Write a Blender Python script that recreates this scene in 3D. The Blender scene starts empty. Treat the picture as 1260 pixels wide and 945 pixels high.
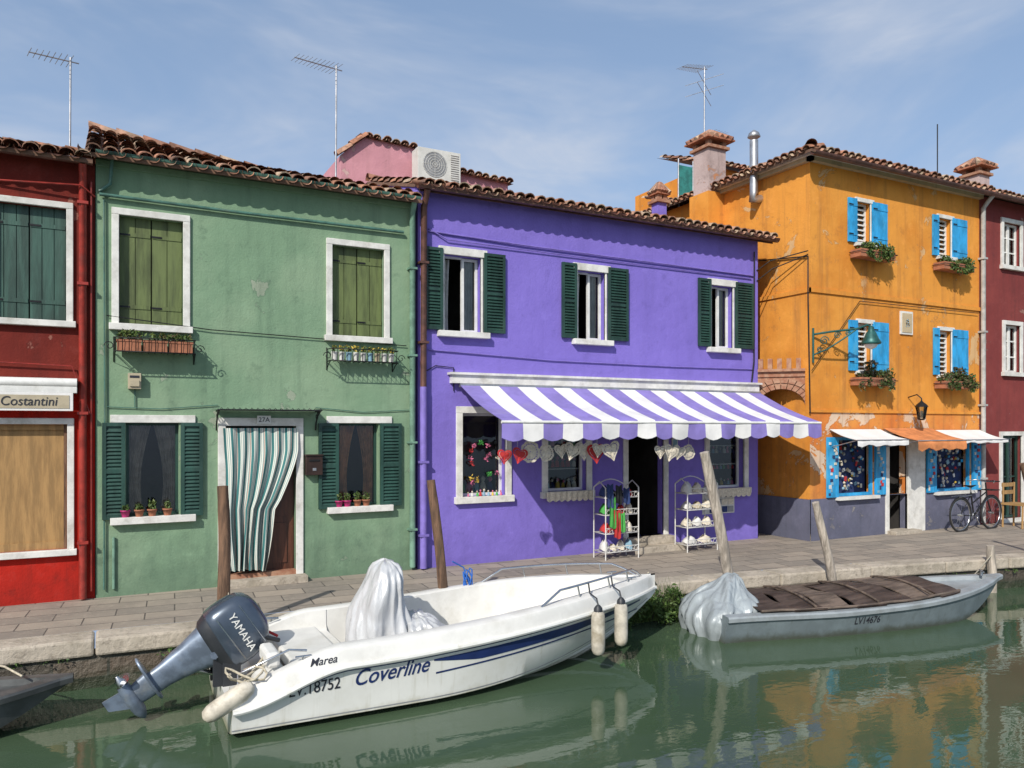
import bpy, math, random
from mathutils import Vector, Matrix, noise
random.seed(11)
S=bpy.context.scene
R=random.random
def U(a,b): return a+(b-a)*R()

# ------------------------------------------------------------ materials
def newmat(name):
    m=bpy.data.materials.new(name); m.use_nodes=True
    nt=m.node_tree; b=nt.nodes['Principled BSDF']; return m,nt,b
def nd(nt,t,**k):
    n=nt.nodes.new(t)
    for a,v in k.items(): setattr(n,a,v)
    return n
def coords(nt,scale=(1,1,1),rot=(0,0,0)):
    tc=nd(nt,'ShaderNodeTexCoord'); mp=nd(nt,'ShaderNodeMapping')
    mp.inputs['Scale'].default_value=scale; mp.inputs['Rotation'].default_value=rot
    nt.links.new(tc.outputs['Object'],mp.inputs['Vector']); return mp.outputs[0]
def noi(nt,vec,scale,detail=4,rough=.55,dist=0):
    n=nd(nt,'ShaderNodeTexNoise'); n.inputs['Scale'].default_value=scale
    n.inputs['Detail'].default_value=min(detail,5); n.inputs['Roughness'].default_value=rough
    n.inputs['Distortion'].default_value=dist
    nt.links.new(vec,n.inputs['Vector']); return n.outputs['Fac']
def ramp(nt,fac,a,b,va=0.,vb=1.):
    n=nd(nt,'ShaderNodeMapRange'); n.interpolation_type='SMOOTHSTEP'
    n.inputs[1].default_value=a; n.inputs[2].default_value=b
    n.inputs[3].default_value=va; n.inputs[4].default_value=vb
    nt.links.new(fac,n.inputs[0]); return n.outputs[0]
def mul(nt,a,b,op='MULTIPLY'):
    n=nd(nt,'ShaderNodeMath',operation=op)
    for i,v in enumerate((a,b)):
        if isinstance(v,(int,float)): n.inputs[i].default_value=v
        else: nt.links.new(v,n.inputs[i])
    return n.outputs[0]
def mix(nt,fac,a,b,blend='MIX'):
    n=nd(nt,'ShaderNodeMix',data_type='RGBA',blend_type=blend)
    for i,v in ((0,fac),(6,a),(7,b)):
        if isinstance(v,(int,float)): n.inputs[i].default_value=v
        elif isinstance(v,tuple): n.inputs[i].default_value=(v[0],v[1],v[2],1)
        else: nt.links.new(v,n.inputs[i])
    return n.outputs[2]
def sepz(nt,v):
    sx=nd(nt,'ShaderNodeSeparateXYZ'); nt.links.new(v,sx.inputs[0]); return sx.outputs[2]
def bump(nt,b,h,dist=.01,strength=.5,prev=None):
    n=nd(nt,'ShaderNodeBump'); n.inputs['Strength'].default_value=strength
    n.inputs['Distance'].default_value=dist
    nt.links.new(h,n.inputs['Height'])
    if prev is not None: nt.links.new(prev,n.inputs['Normal'])
    nt.links.new(n.outputs[0],b.inputs['Normal']); return n.outputs[0]

def plaster(name,base,alt,grime,patch=None,pthr=.6,streak=.5,damp=.6,dampz=1.1,lower=None):
    m,nt,b=newmat(name); v=coords(nt); vs=coords(nt,(3.2,3.2,.22))
    c=mix(nt,ramp(nt,noi(nt,v,.9,5,.62),.38,.66),base,alt)
    z=sepz(nt,v)
    if lower:
        zc,col=lower
        zz=mul(nt,z,mul(nt,noi(nt,v,1.6,3),.7),'ADD')
        c=mix(nt,ramp(nt,zz,zc+.25,zc+.45),col,c)
    if patch:
        n_=noi(nt,v,1.15,5,.7,.5)
        c=mix(nt,mul(nt,ramp(nt,n_,pthr-.015,pthr),.45),c,grime)
        c=mix(nt,mul(nt,ramp(nt,n_,pthr,pthr+.02),.9),c,patch)
    c=mix(nt,mul(nt,ramp(nt,noi(nt,vs,1.5,5,.62),.46,.76),streak),c,grime)
    n2=noi(nt,v,3.1,5,.72)
    c=mix(nt,mul(nt,ramp(nt,n2,.55,.72),.42),c,grime)
    c=mix(nt,mul(nt,ramp(nt,n2,.46,.28),.25),c,tuple(min(1,x*1.3+.04) for x in base))
    zz=mul(nt,z,mul(nt,n2,-1.6),'ADD')
    c=mix(nt,ramp(nt,zz,-.9,dampz-.9,damp,0.),c,grime)
    nt.links.new(c,b.inputs['Base Color']); b.inputs['Roughness'].default_value=.9
    b.inputs['Specular IOR Level'].default_value=.2
    n1=bump(nt,b,noi(nt,v,2.3,2),.06,.35)
    bump(nt,b,noi(nt,v,32,4,.7),.013,.5,n1)
    return m

def paint(name,col,rough=.6,metal=0.,var=.25,scale=6,stretch=(1,1,1),bmp=.15,coat=0.,dirt=None,spec=.5,wl=None):
    m,nt,b=newmat(name); v=coords(nt,stretch)
    f=noi(nt,v,scale,4,.65)
    lo=tuple(c*(1-var) for c in col); hi=tuple(min(1,c*(1+var*.6)) for c in col)
    c=mix(nt,ramp(nt,f,.35,.65),lo,hi)
    if dirt: c=mix(nt,mul(nt,ramp(nt,noi(nt,v,scale*.55,5,.7),.5,.72),.7),c,dirt)
    if wl:
        v2=coords(nt,(1,1,1)); z=mul(nt,sepz(nt,v2),mul(nt,noi(nt,v2,5,4,.7),.16),'ADD')
        c=mix(nt,ramp(nt,z,wl[0]+.08,wl[0]+.08+wl[1],.85,0.),c,wl[2])
        st=noi(nt,coords(nt,(7,7,.5)),2,4,.6)
        c=mix(nt,mul(nt,ramp(nt,st,.55,.75),.35),c,wl[2])
    nt.links.new(c,b.inputs['Base Color']); b.inputs['Roughness'].default_value=rough
    b.inputs['Metallic'].default_value=metal; b.inputs['Coat Weight'].default_value=coat
    b.inputs['Specular IOR Level'].default_value=spec
    if bmp: bump(nt,b,noi(nt,v,scale*5,3,.6),.008,bmp)
    return m

M={}
M['green']=plaster('green_plaster',(.185,.29,.185),(.23,.33,.215),(.09,.145,.10),(.30,.345,.26),.64,.42,.6)
M['purple']=plaster('purple_plaster',(.198,.148,.51),(.218,.165,.55),(.125,.095,.33),None,.6,.24,.4,.9)
M['yellow']=plaster('yellow_plaster',(.70,.295,.052),(.60,.225,.035),(.30,.13,.045),(.62,.40,.20),.61,.6,.3)
M['yellow_low']=plaster('orange_worn_plaster',(.66,.27,.06),(.60,.18,.04),(.28,.12,.055),(.66,.52,.39),.515,.65,.3)
M['slate']=plaster('slate_blue_plaster',(.125,.13,.19),(.16,.16,.225),(.08,.085,.115),(.27,.25,.24),.6,.5,.5)
M['red']=plaster('red_plaster',(.18,.026,.018),(.14,.02,.015),(.07,.016,.013),(.30,.12,.09),.65,.6,.35,1.1,(2.6,(.48,.020,.011)))
M['dred']=plaster('dark_red_plaster',(.19,.04,.038),(.23,.05,.045),(.09,.03,.03),(.3,.16,.13),.64,.5,.4)
M['cream']=plaster('cream_plaster',(.52,.42,.27),(.46,.36,.22),(.25,.2,.14),None,.6,.5,.1)
M['pink']=plaster('pink_plaster',(.60,.29,.33),(.52,.25,.29),(.32,.17,.18),(.6,.42,.38),.62,.4,.1)
M['chim']=plaster('chimney_plaster',(.48,.38,.36),(.38,.29,.27),(.2,.15,.14),(.5,.22,.1),.57,.5,.1)
M['white']=paint('white_stone_trim',(.66,.65,.61),.75,var=.14,scale=5,bmp=.3,dirt=(.38,.36,.31))
M['whitep']=paint('white_painted_wood',(.70,.70,.67),.5,var=.1,dirt=(.5,.49,.44))
M['gshut']=paint('dark_green_shutter_paint',(.016,.05,.038),.5,var=.35,scale=5,stretch=(1,1,.3),bmp=.25,dirt=(.04,.075,.06))
M['gshut2']=paint('green_shutter_paint',(.018,.06,.046),.5,var=.35,scale=5,stretch=(1,1,.3),bmp=.25,dirt=(.04,.085,.07))
M['olive']=paint('olive_shutter_paint',(.105,.135,.045),.6,var=.4,scale=4,stretch=(2,2,.25),bmp=.3,dirt=(.055,.075,.03))
M['tgreen']=paint('deep_green_shutter_paint',(.035,.085,.065),.55,var=.4,scale=4,stretch=(2,2,.25),bmp=.3,dirt=(.06,.11,.09))
M['blue']=paint('bright_blue_paint',(.025,.31,.62),.5,var=.3,scale=5,stretch=(1,1,.4),bmp=.2,dirt=(.1,.40,.60))
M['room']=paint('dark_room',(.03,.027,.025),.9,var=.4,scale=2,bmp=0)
M['black']=paint('black_iron',(.012,.012,.013),.5,metal=.3,var=.3,scale=20)
M['steel']=paint('stainless_steel',(.55,.56,.57),.25,metal=1,var=.1)
M['alu']=paint('aluminium_tube',(.45,.45,.46),.4,metal=.8,var=.2)
M['redpipe']=paint('red_drainpipe_paint',(.30,.03,.02),.45,var=.3,scale=8,dirt=(.2,.05,.04))
M['brownpipe']=paint('brown_copper_gutter',(.13,.06,.045),.45,metal=.2,var=.35,scale=6,dirt=(.07,.045,.04))
M['purplepipe']=paint('purple_drainpipe_paint',(.20,.15,.48),.5,var=.15)
M['greenpipe']=paint('green_drainpipe_paint',(.15,.27,.20),.45,var=.25,dirt=(.1,.17,.13))
M['ggut']=paint('green_gutter_paint',(.06,.15,.12),.5,var=.3,dirt=(.12,.17,.13))
M['greypipe']=paint('grey_drainpipe',(.42,.41,.39),.5,var=.2,dirt=(.28,.25,.22))
M['awhite']=paint('awning_white_canvas',(.72,.71,.69),.85,var=.08,scale=3,bmp=.1,dirt=(.58,.57,.56))
M['apurple']=paint('awning_purple_canvas',(.225,.18,.48),.85,var=.14,scale=3,bmp=.1,dirt=(.27,.23,.46))
M['aorange']=paint('orange_canvas',(.58,.21,.07),.85,var=.25,scale=4)
M['terra']=paint('terracotta_pot',(.36,.14,.075),.8,var=.25)
M['magenta']=paint('magenta_pot',(.42,.02,.14),.5,var=.2)
M['soil']=paint('soil',(.04,.028,.02),.95)
M['wood']=paint('weathered_brown_wood',(.15,.085,.05),.85,var=.5,scale=5,stretch=(5,5,.5),bmp=.7,dirt=(.06,.04,.028),wl=(-.5,.3,(.03,.03,.018)))
M['wood2']=paint('bleached_grey_wood',(.40,.35,.29),.9,var=.4,scale=5,stretch=(5,5,.5),bmp=.7,dirt=(.18,.15,.12),wl=(-.5,.4,(.05,.05,.03)))
M['door']=paint('mahogany_door_wood',(.09,.032,.017),.45,var=.35,scale=5,stretch=(4,4,.4),bmp=.2)
M['tan']=paint('tan_roller_blind',(.34,.20,.075),.7,var=.25,scale=4,stretch=(4,1,.5),bmp=.2,dirt=(.25,.14,.05))
M['curt']=paint('brown_lace_curtain',(.42,.33,.27),.9,var=.3,scale=8)
M['curt2']=paint('orange_curtain',(.55,.26,.11),.9,var=.3,scale=8)
M['sheer']=paint('grey_sheer_curtain',(.48,.48,.46),.9,var=.2,scale=5)
M['mail']=paint('brown_mailbox_metal',(.05,.028,.022),.4,metal=.4)
M['beige']=paint('beige_plastic',(.42,.36,.25),.5,var=.1)
M['gel']=paint('white_gelcoat',(.69,.69,.65),.28,var=.05,scale=2,bmp=0,coat=.35,dirt=(.58,.57,.50),wl=(-.5,.14,(.34,.31,.20)))
M['gelin']=paint('white_gelcoat_deck',(.70,.69,.65),.45,var=.08,scale=3,bmp=.1,dirt=(.54,.52,.46))
M['navy']=paint('navy_vinyl',(.015,.03,.12),.35,var=.15)
M['ink']=paint('black_vinyl_lettering',(.025,.025,.035),.4,var=.1)
M['rub']=paint('grey_rubber_strip',(.24,.25,.26),.6,var=.2)
M['eng']=paint('slate_grey_engine_paint',(.07,.092,.125),.26,metal=.45,var=.12,scale=4,bmp=0,coat=.5)
M['englo']=paint('grey_blue_leg_paint',(.16,.20,.26),.38,metal=.35,var=.3,scale=6,bmp=.05,dirt=(.27,.28,.28))
M['engdk']=paint('dark_engine_plastic',(.02,.023,.028),.5,var=.2)
M['fend']=paint('dirty_white_fender',(.50,.46,.38),.55,var=.3,scale=6,dirt=(.22,.18,.11))
M['gboat']=paint('grey_boat_paint',(.165,.20,.215),.45,var=.15,scale=3,bmp=.1,dirt=(.12,.145,.15),wl=(-.5,.12,(.06,.065,.045)))
M['gboat2']=paint('pale_grey_gunwale',(.27,.30,.315),.5,var=.15,scale=4,bmp=.1,dirt=(.19,.20,.19))
M['dboat']=paint('dark_grey_boat_paint',(.07,.075,.075),.5,var=.3,scale=4,dirt=(.14,.13,.11))
M['planks']=paint('dark_brown_boards',(.060,.042,.034),.6,var=.5,scale=3,stretch=(.7,3,1),bmp=.4,dirt=(.12,.09,.07))
M['planks2']=paint('faded_brown_boards',(.125,.092,.07),.7,var=.5,scale=3,stretch=(.7,3,1),bmp=.4,dirt=(.19,.15,.12))
M['rope']=paint('rope_fibre',(.45,.40,.30),.9,var=.3,scale=30)
M['brope']=paint('blue_rope',(.02,.12,.45),.8,var=.2)
M['lace']=paint('cream_lace',(.62,.56,.45),.9,var=.2,scale=30,bmp=.4)
M['redc']=paint('red_cloth',(.45,.03,.03),.85,var=.2)
M['greenc']=paint('green_cloth',(.06,.32,.06),.85,var=.2)
M['bluec']=paint('blue_cloth',(.02,.04,.13),.85,var=.3)
M['yelc']=paint('yellow_cloth',(.55,.38,.06),.85,var=.2)
M['pinkc']=paint('pink_cloth',(.55,.14,.25),.85,var=.2)
M['skyc']=paint('pale_blue_card',(.22,.38,.48),.7,var=.2)
M['whitew']=paint('white_wire_paint',(.62,.61,.58),.5,var=.15)
M['tyre']=paint('tyre_rubber',(.015,.015,.015),.8,var=.2)
M['teal']=paint('teal_metal',(.02,.10,.09),.45,metal=.3,var=.3)
M['tealnet']=paint('teal_netting',(.03,.2,.18),.8,var=.3)
M['ac']=paint('ac_casing',(.60,.60,.56),.5,var=.08,dirt=(.45,.44,.38))
leafs=[paint('leaf_%d'%i,c,.6,var=.3,scale=9,bmp=0,spec=.3) for i,c in enumerate([(.035,.075,.018),(.06,.11,.025),(.09,.14,.035),(.12,.15,.04)])]
dryl=[paint('dry_leaf_%d'%i,c,.7,var=.3,scale=9,bmp=0,spec=.2) for i,c in enumerate([(.05,.05,.02),(.1,.075,.035),(.05,.08,.025),(.14,.10,.05)])]
tiles_m=[paint('roof_tile_%d'%i,c,.9,var=.4,scale=7,bmp=.5,dirt=d,spec=.2) for i,(c,d) in enumerate([((.38,.185,.115),(.20,.15,.11)),((.31,.15,.10),(.17,.135,.10)),((.43,.25,.17),(.28,.23,.17)),((.24,.13,.09),(.13,.11,.09)),((.42,.31,.22),(.24,.20,.15))])]
M['tbase']=paint('roof_underlay',(.16,.09,.06),.95)

def tarp(name,col,rough):
    m,nt,b=newmat(name); v=coords(nt)
    c=mix(nt,ramp(nt,noi(nt,v,2.5,3,.5),.3,.7),tuple(x*.9 for x in col),tuple(min(1,x*1.08) for x in col))
    nt.links.new(c,b.inputs['Base Color']); b.inputs['Roughness'].default_value=rough
    b.inputs['Metallic'].default_value=.12; b.inputs['Coat Weight'].default_value=.15; b.inputs['Coat Roughness'].default_value=.3
    vs=coords(nt,(1,1,.45),(.3,.2,0))
    vo=nd(nt,'ShaderNodeTexVoronoi'); vo.feature='DISTANCE_TO_EDGE'; vo.inputs['Scale'].default_value=6.5
    nt.links.new(vs,vo.inputs['Vector'])
    n1=bump(nt,b,ramp(nt,vo.outputs[0],0.,.25),.012,.55); bump(nt,b,noi(nt,vs,9,2,.5,.6),.02,.4,n1)
    return m
M['tarp']=tarp('silver_tarpaulin',(.52,.53,.54),.36)
M['tarp2']=tarp('grey_tarpaulin',(.30,.335,.35),.42)

def stripes():
    m,nt,b=newmat('striped_curtain_cloth')
    uv=nd(nt,'ShaderNodeUVMap'); sx=nd(nt,'ShaderNodeSeparateXYZ'); nt.links.new(uv.outputs[0],sx.inputs[0])
    def band(freq,lo,hi):
        f=mul(nt,mul(nt,sx.outputs[0],freq),1.,'MODULO')
        return mul(nt,mul(nt,f,lo,'GREATER_THAN'),mul(nt,f,hi,'LESS_THAN'))
    c=mix(nt,band(11,.0,.36),(.60,.60,.54),(.04,.16,.16))
    c=mix(nt,band(11,.50,.56),c,(.06,.2,.2))
    c=mix(nt,band(11,.74,.84),c,(.12,.24,.25))
    c=mix(nt,band(5.5,.93,.97),c,(.40,.20,.14))
    nt.links.new(c,b.inputs['Base Color']); b.inputs['Roughness'].default_value=.85
    return m
M['stripe']=stripes()

def glass():
    m=bpy.data.materials.new('window_glass'); m.use_nodes=True; nt=m.node_tree
    nt.nodes.clear(); o=nd(nt,'ShaderNodeOutputMaterial'); t=nd(nt,'ShaderNodeBsdfTransparent'); g=nd(nt,'ShaderNodeBsdfGlossy')
    t.inputs[0].default_value=(.8,.84,.82,1); g.inputs['Roughness'].default_value=.02
    f=nd(nt,'ShaderNodeFresnel'); f.inputs[0].default_value=1.6; mx=nd(nt,'ShaderNodeMixShader')
    nt.links.new(mul(nt,f.outputs[0],1.3),mx.inputs[0]); nt.links.new(t.outputs[0],mx.inputs[1]); nt.links.new(g.outputs[0],mx.inputs[2])
    nt.links.new(mx.outputs[0],o.inputs[0]); return m
M['glass']=glass()

def slabs():
    m,nt,b=newmat('stone_slab_paving'); v=coords(nt,(1,1,1),(0,0,math.radians(4)))
    br=nd(nt,'ShaderNodeTexBrick'); nt.links.new(v,br.inputs['Vector'])
    br.inputs['Scale'].default_value=1; br.inputs['Brick Width'].default_value=.62; br.inputs['Row Height'].default_value=.34
    br.inputs['Mortar Size'].default_value=.008; br.inputs['Mortar Smooth'].default_value=.3; br.inputs['Bias'].default_value=0
    br.inputs['Color1'].default_value=(.35,.295,.235,1); br.inputs['Color2'].default_value=(.235,.205,.17,1); br.inputs['Mortar'].default_value=(.08,.07,.06,1)
    c=mix(nt,mul(nt,ramp(nt,noi(nt,v,1.3,5,.7),.42,.7),.45),br.outputs[0],(.16,.14,.12))
    c=mix(nt,mul(nt,ramp(nt,noi(nt,v,9,5,.7),.5,.7),.35),c,(.42,.36,.29))
    nt.links.new(c,b.inputs['Base Color']); b.inputs['Roughness'].default_value=.8
    n1=bump(nt,b,mul(nt,br.outputs['Fac'],-1.),.01,.8); bump(nt,b,noi(nt,v,30,4,.7),.008,.4,n1)
    return m
M['slab']=slabs()
def stone_edge():
    m,nt,b=newmat('quay_edge_stone'); v=coords(nt)
    c=mix(nt,ramp(nt,noi(nt,v,2.5,5,.7),.35,.68),(.48,.42,.34),(.31,.27,.21))
    c=mix(nt,mul(nt,ramp(nt,noi(nt,v,11,5,.72),.5,.68),.55),c,(.17,.14,.11))
    nt.links.new(c,b.inputs['Base Color']); b.inputs['Roughness'].default_value=.85
    bump(nt,b,noi(nt,v,12,5,.7),.03,.6); return m
M['edge']=stone_edge()
def quaywall():
    m,nt,b=newmat('wet_quay_brick'); v=coords(nt,(1,1,1),(math.radians(90),0,0))
    br=nd(nt,'ShaderNodeTexBrick'); nt.links.new(v,br.inputs['Vector'])
    br.inputs['Scale'].default_value=1; br.inputs['Brick Width'].default_value=.5; br.inputs['Row Height'].default_value=.2; br.inputs['Mortar Size'].default_value=.015
    br.inputs['Color1'].default_value=(.12,.09,.065,1); br.inputs['Color2'].default_value=(.06,.052,.04,1); br.inputs['Mortar'].default_value=(.04,.04,.03,1)
    v2=coords(nt); z=mul(nt,sepz(nt,v2),mul(nt,noi(nt,v2,3,4),.25),'ADD')
    c=mix(nt,ramp(nt,z,-.36,-.15,1.,0.),br.outputs[0],(.024,.034,.014))
    c=mix(nt,mul(nt,ramp(nt,noi(nt,v2,4,5,.7),.5,.68),.6),c,(.15,.13,.10))
    nt.links.new(c,b.inputs['Base Color']); b.inputs['Roughness'].default_value=.6
    bump(nt,b,noi(nt,v2,8,5,.7),.06,.8); return m
M['quay']=quaywall()
def brickm():
    m,nt,b=newmat('red_brick'); v=coords(nt)
    c=mix(nt,ramp(nt,noi(nt,v,9,4,.6),.35,.65),(.28,.12,.07),(.38,.22,.14))
    nt.links.new(c,b.inputs['Base Color']); b.inputs['Roughness'].default_value=.9
    bump(nt,b,noi(nt,v,40,4),.01,.5); return m
M['brick']=brickm()
def waterm():
    m,nt,b=newmat('canal_water'); v=coords(nt,(1,1.7,1),(0,0,math.radians(12))); v2=coords(nt)
    c=mix(nt,ramp(nt,noi(nt,v2,.5,3),.35,.65),(.045,.078,.042),(.060,.095,.054))
    nt.links.new(c,b.inputs['Base Color']); b.inputs['Roughness'].default_value=.012
    b.inputs['IOR'].default_value=1.36; b.inputs['Specular IOR Level'].default_value=.7
    n1=bump(nt,b,noi(nt,v,1.1,2,.5,.5),.05,.075); n2=bump(nt,b,noi(nt,v,4.5,2,.5,.5),.012,.12,n1)
    bump(nt,b,noi(nt,v,16,2,.5,.2),.002,.15,n2)
    return m
M['water']=waterm()
M['ground']=paint('earth_ground',(.2,.18,.14),.95,var=.3,scale=.4)

# ------------------------------------------------------------ mesh builder
class B:
    def __init__(s): s.v=[];s.f=[];s.m=[];s.fm=[];s.sm=[];s.uv=None
    def mi(s,m):
        if isinstance(m,str): m=M[m]
        if m not in s.m: s.m.append(m)
        return s.m.index(m)
    def add(s,vs,fs,m,smooth=False):
        o=len(s.v); s.v+= [tuple(p) for p in vs]; k=s.mi(m)
        for f in fs: s.f.append(tuple(o+i for i in f)); s.fm.append(k); s.sm.append(smooth)
    def quad(s,a,b,c,d,m): s.add([a,b,c,d],[(0,1,2,3)],m)
    def poly(s,pts,m): s.add(pts,[tuple(range(len(pts)))],m)
    def box(s,x0,x1,y0,y1,z0,z1,m,T=None):
        vs=[Vector((x,y,z)) for z in(z0,z1) for y in(y0,y1) for x in(x0,x1)]
        if T: vs=[T@p for p in vs]
        s.add(vs,[(0,2,3,1),(4,5,7,6),(0,1,5,4),(2,6,7,3),(0,4,6,2),(1,3,7,5)],m)
    def grid(s,rows,m,smooth=True,cl=False):
        n=len(rows[0]); vs=[p for r in rows for p in r]; fs=[]
        for i in range(len(rows)-1):
            for j in range(n if cl else n-1):
                k=(j+1)%n; fs.append((i*n+j,i*n+k,(i+1)*n+k,(i+1)*n+j))
        s.add(vs,fs,m,smooth)
    def tube(s,pts,r,m,n=8,r2=None,cap=True):
        pts=[Vector(p) for p in pts]; rows=[]; L=len(pts); up=None
        for i,p in enumerate(pts):
            d=(pts[min(i+1,L-1)]-pts[max(i-1,0)]).normalized()
            if up is None: up=Vector((0,0,1)) if abs(d.z)<.9 else Vector((1,0,0))
            a=d.cross(up)
            if a.length<1e-4: a=d.cross(Vector((1,.3,0)))
            a.normalize(); b=a.cross(d).normalized(); up=b
            rr=r if r2 is None else r+(r2-r)*i/(L-1)
            rows.append([p+a*rr*math.cos(2*math.pi*j/n)+b*rr*math.sin(2*math.pi*j/n) for j in range(n)])
        s.grid(rows,m,True,True)
        if cap: s.poly(rows[0][::-1],m); s.poly(rows[-1],m)
    def lathe(s,c,prof,m,n=16,T=None):
        rows=[[Vector((r*math.cos(2*math.pi*j/n),r*math.sin(2*math.pi*j/n),z)) for j in range(n)] for r,z in prof]
        rows=[[ (T@p if T else p)+Vector(c) for p in r] for r in rows]
        s.grid(rows,m,True,True); s.poly(rows[0][::-1],m); s.poly(rows[-1],m)
    def leaves(s,c,rad,n,size,mats):
        for i in range(n):
            d=Vector((U(-1,1),U(-1,1),U(-1,1)))
            if d.length>1: d.normalize(); d*=U(.7,1)
            lump=.75+.5*noise.noise(Vector((d.x*2+c[0]*3,d.y*2,d.z*2+c[2])))
            p=Vector(c)+Vector((d.x*rad[0],d.y*rad[1],d.z*rad[2]))*lump
            a=Vector((U(-1,1),U(-1,1),U(-1,1))).normalized(); b=a.cross(Vector((U(-1,1),U(-1,1),U(-1,1)))).normalized()
            q=size*U(.5,1.3)
            s.add([p-a*q,p+b*q*.45,p+a*q,p-b*q*.45],[(0,1,2,3)],random.choice(mats))
    def make(s,name,parent=None,bevel=0,center=True):
        me=bpy.data.meshes.new(name); off=Vector((0,0,0))
        if parent is None and center and s.v:
            xs=[p[0] for p in s.v]; ys=[p[1] for p in s.v]; zs=[p[2] for p in s.v]
            off=Vector(((min(xs)+max(xs))/2,(min(ys)+max(ys))/2,min(zs)))
        me.from_pydata([tuple(Vector(p)-off) for p in s.v],[],s.f)
        for m in s.m: me.materials.append(m)
        me.polygons.foreach_set('material_index',s.fm); me.polygons.foreach_set('use_smooth',s.sm)
        if s.uv:
            l=me.uv_layers.new(name='UVMap')
            for lp in me.loops: l.data[lp.index].uv=s.uv[lp.vertex_index]
        me.update()
        o=bpy.data.objects.new(name,me); S.collection.objects.link(o); o.location=off
        if parent:
            o.location=(0,0,0); o.parent=parent; o.matrix_parent_inverse=Matrix.Translation(-parent.location)
        if bevel:
            md=o.modifiers.new('bevel','BEVEL'); md.width=bevel; md.segments=2; md.limit_method='ANGLE'
        return o
def empty(name,loc):
    e=bpy.data.objects.new(name,None); e.location=loc; e.empty_display_size=.3; S.collection.objects.link(e); return e
def text(s,name,parent,loc,rot,size,mat,shear=0,ext=.002,align='LEFT',sx=1):
    c=bpy.data.curves.new(name,'FONT'); c.body=s; c.size=size; c.extrude=ext; c.shear=shear; c.align_x=align
    c.materials.append(M[mat]); o=bpy.data.objects.new(name,c); S.collection.objects.link(o)
    o.location=loc; o.rotation_euler=rot; o.scale=(sx,1,1)
    if parent: o.parent=parent; o.matrix_parent_inverse=Matrix.Translation(-parent.location)
    return o
def decal(s,name,parent,size,mat,fn,shear=0,sx=1,bold=0):
    c=bpy.data.curves.new(name,'FONT'); c.body=s; c.size=size; c.shear=shear; c.offset=bold
    o=bpy.data.objects.new(name+'_tmp',c); S.collection.objects.link(o)
    dg=bpy.context.evaluated_depsgraph_get(); me=bpy.data.meshes.new_from_object(o.evaluated_get(dg))
    bpy.data.objects.remove(o); me.name=name
    for v in me.vertices: v.co=fn(v.co.x*sx,v.co.y)
    me.materials.clear(); me.materials.append(M[mat]); me.update()
    q=bpy.data.objects.new(name,me); S.collection.objects.link(q); q.parent=parent; q.matrix_parent_inverse=Matrix.Translation(-parent.location)
    return q

# ------------------------------------------------------------ building parts
def wall(b,x0,x1,z0,z1,Y,ops,m,depth=.16):
    xs=sorted({x0,x1}|{o[0] for o in ops}|{o[1] for o in ops}); zs=sorted({z0,z1}|{o[2] for o in ops}|{o[3] for o in ops})
    for i in range(len(xs)-1):
        for j in range(len(zs)-1):
            cx=(xs[i]+xs[i+1])/2; cz=(zs[j]+zs[j+1])/2
            if any(o[0]<cx<o[1] and o[2]<cz<o[3] for o in ops): continue
            b.quad((xs[i],Y,zs[j]),(xs[i+1],Y,zs[j]),(xs[i+1],Y,zs[j+1]),(xs[i],Y,zs[j+1]),m)
    for a,c,d,e in ops:
        y=Y+depth
        b.quad((a,Y,d),(a,y,d),(a,y,e),(a,Y,e),m); b.quad((c,Y,d),(c,Y,e),(c,y,e),(c,y,d),m)
        b.quad((a,Y,e),(a,y,e),(c,y,e),(c,Y,e),m); b.quad((a,Y,d),(c,Y,d),(c,y,d),(a,y,d),m)
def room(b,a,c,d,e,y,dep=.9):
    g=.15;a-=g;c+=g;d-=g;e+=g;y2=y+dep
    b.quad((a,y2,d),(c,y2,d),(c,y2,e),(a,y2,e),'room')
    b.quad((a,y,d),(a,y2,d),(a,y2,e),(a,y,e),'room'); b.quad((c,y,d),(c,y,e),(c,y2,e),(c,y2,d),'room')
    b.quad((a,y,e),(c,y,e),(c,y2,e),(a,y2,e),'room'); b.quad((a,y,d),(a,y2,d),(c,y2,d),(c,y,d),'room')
def sash(b,x0,x1,z0,z1,Y,m='whitep',mull=1,bars=0,fw=.045,glass=True):
    y0=Y;y1=Y+.05
    b.box(x0,x0+fw,y0,y1,z0,z1,m); b.box(x1-fw,x1,y0,y1,z0,z1,m)
    b.box(x0+fw,x1-fw,y0,y1,z0,z0+fw,m); b.box(x0+fw,x1-fw,y0,y1,z1-fw,z1,m)
    for i in range(mull):
        x=x0+(x1-x0)*(i+1)/(mull+1); b.box(x-.035,x+.035,y0-.004,y1-.004,z0+fw,z1-fw,m)
    for i in range(bars):
        z=z0+(z1-z0)*(i+1)/(bars+1); b.box(x0+fw,x1-fw,y0+.012,y1-.012,z-.015,z+.015,m)
    if glass: b.quad((x0+fw,Y+.03,z0+fw),(x1-fw,Y+.03,z0+fw),(x1-fw,Y+.03,z1-fw),(x0+fw,Y+.03,z1-fw),'glass')
def curtain(b,x0,x1,z0,z1,Y,m,taper=0,side=1,freq=9):
    rows=[]
    for j in range(11):
        v=j/10; z=z1+(z0-z1)*v; w=(x1-x0)*(1-taper*math.sin(v*math.pi*.75)); r=[]
        for i in range(25):
            u=i/24; x=x0+w*u if side>0 else x1-w*(1-u)
            r.append((x,Y+.025*math.sin(u*freq*6.28+v)+.01*math.sin(u*23+v*5),z))
        rows.append(r)
    b.grid(rows,m)
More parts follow.
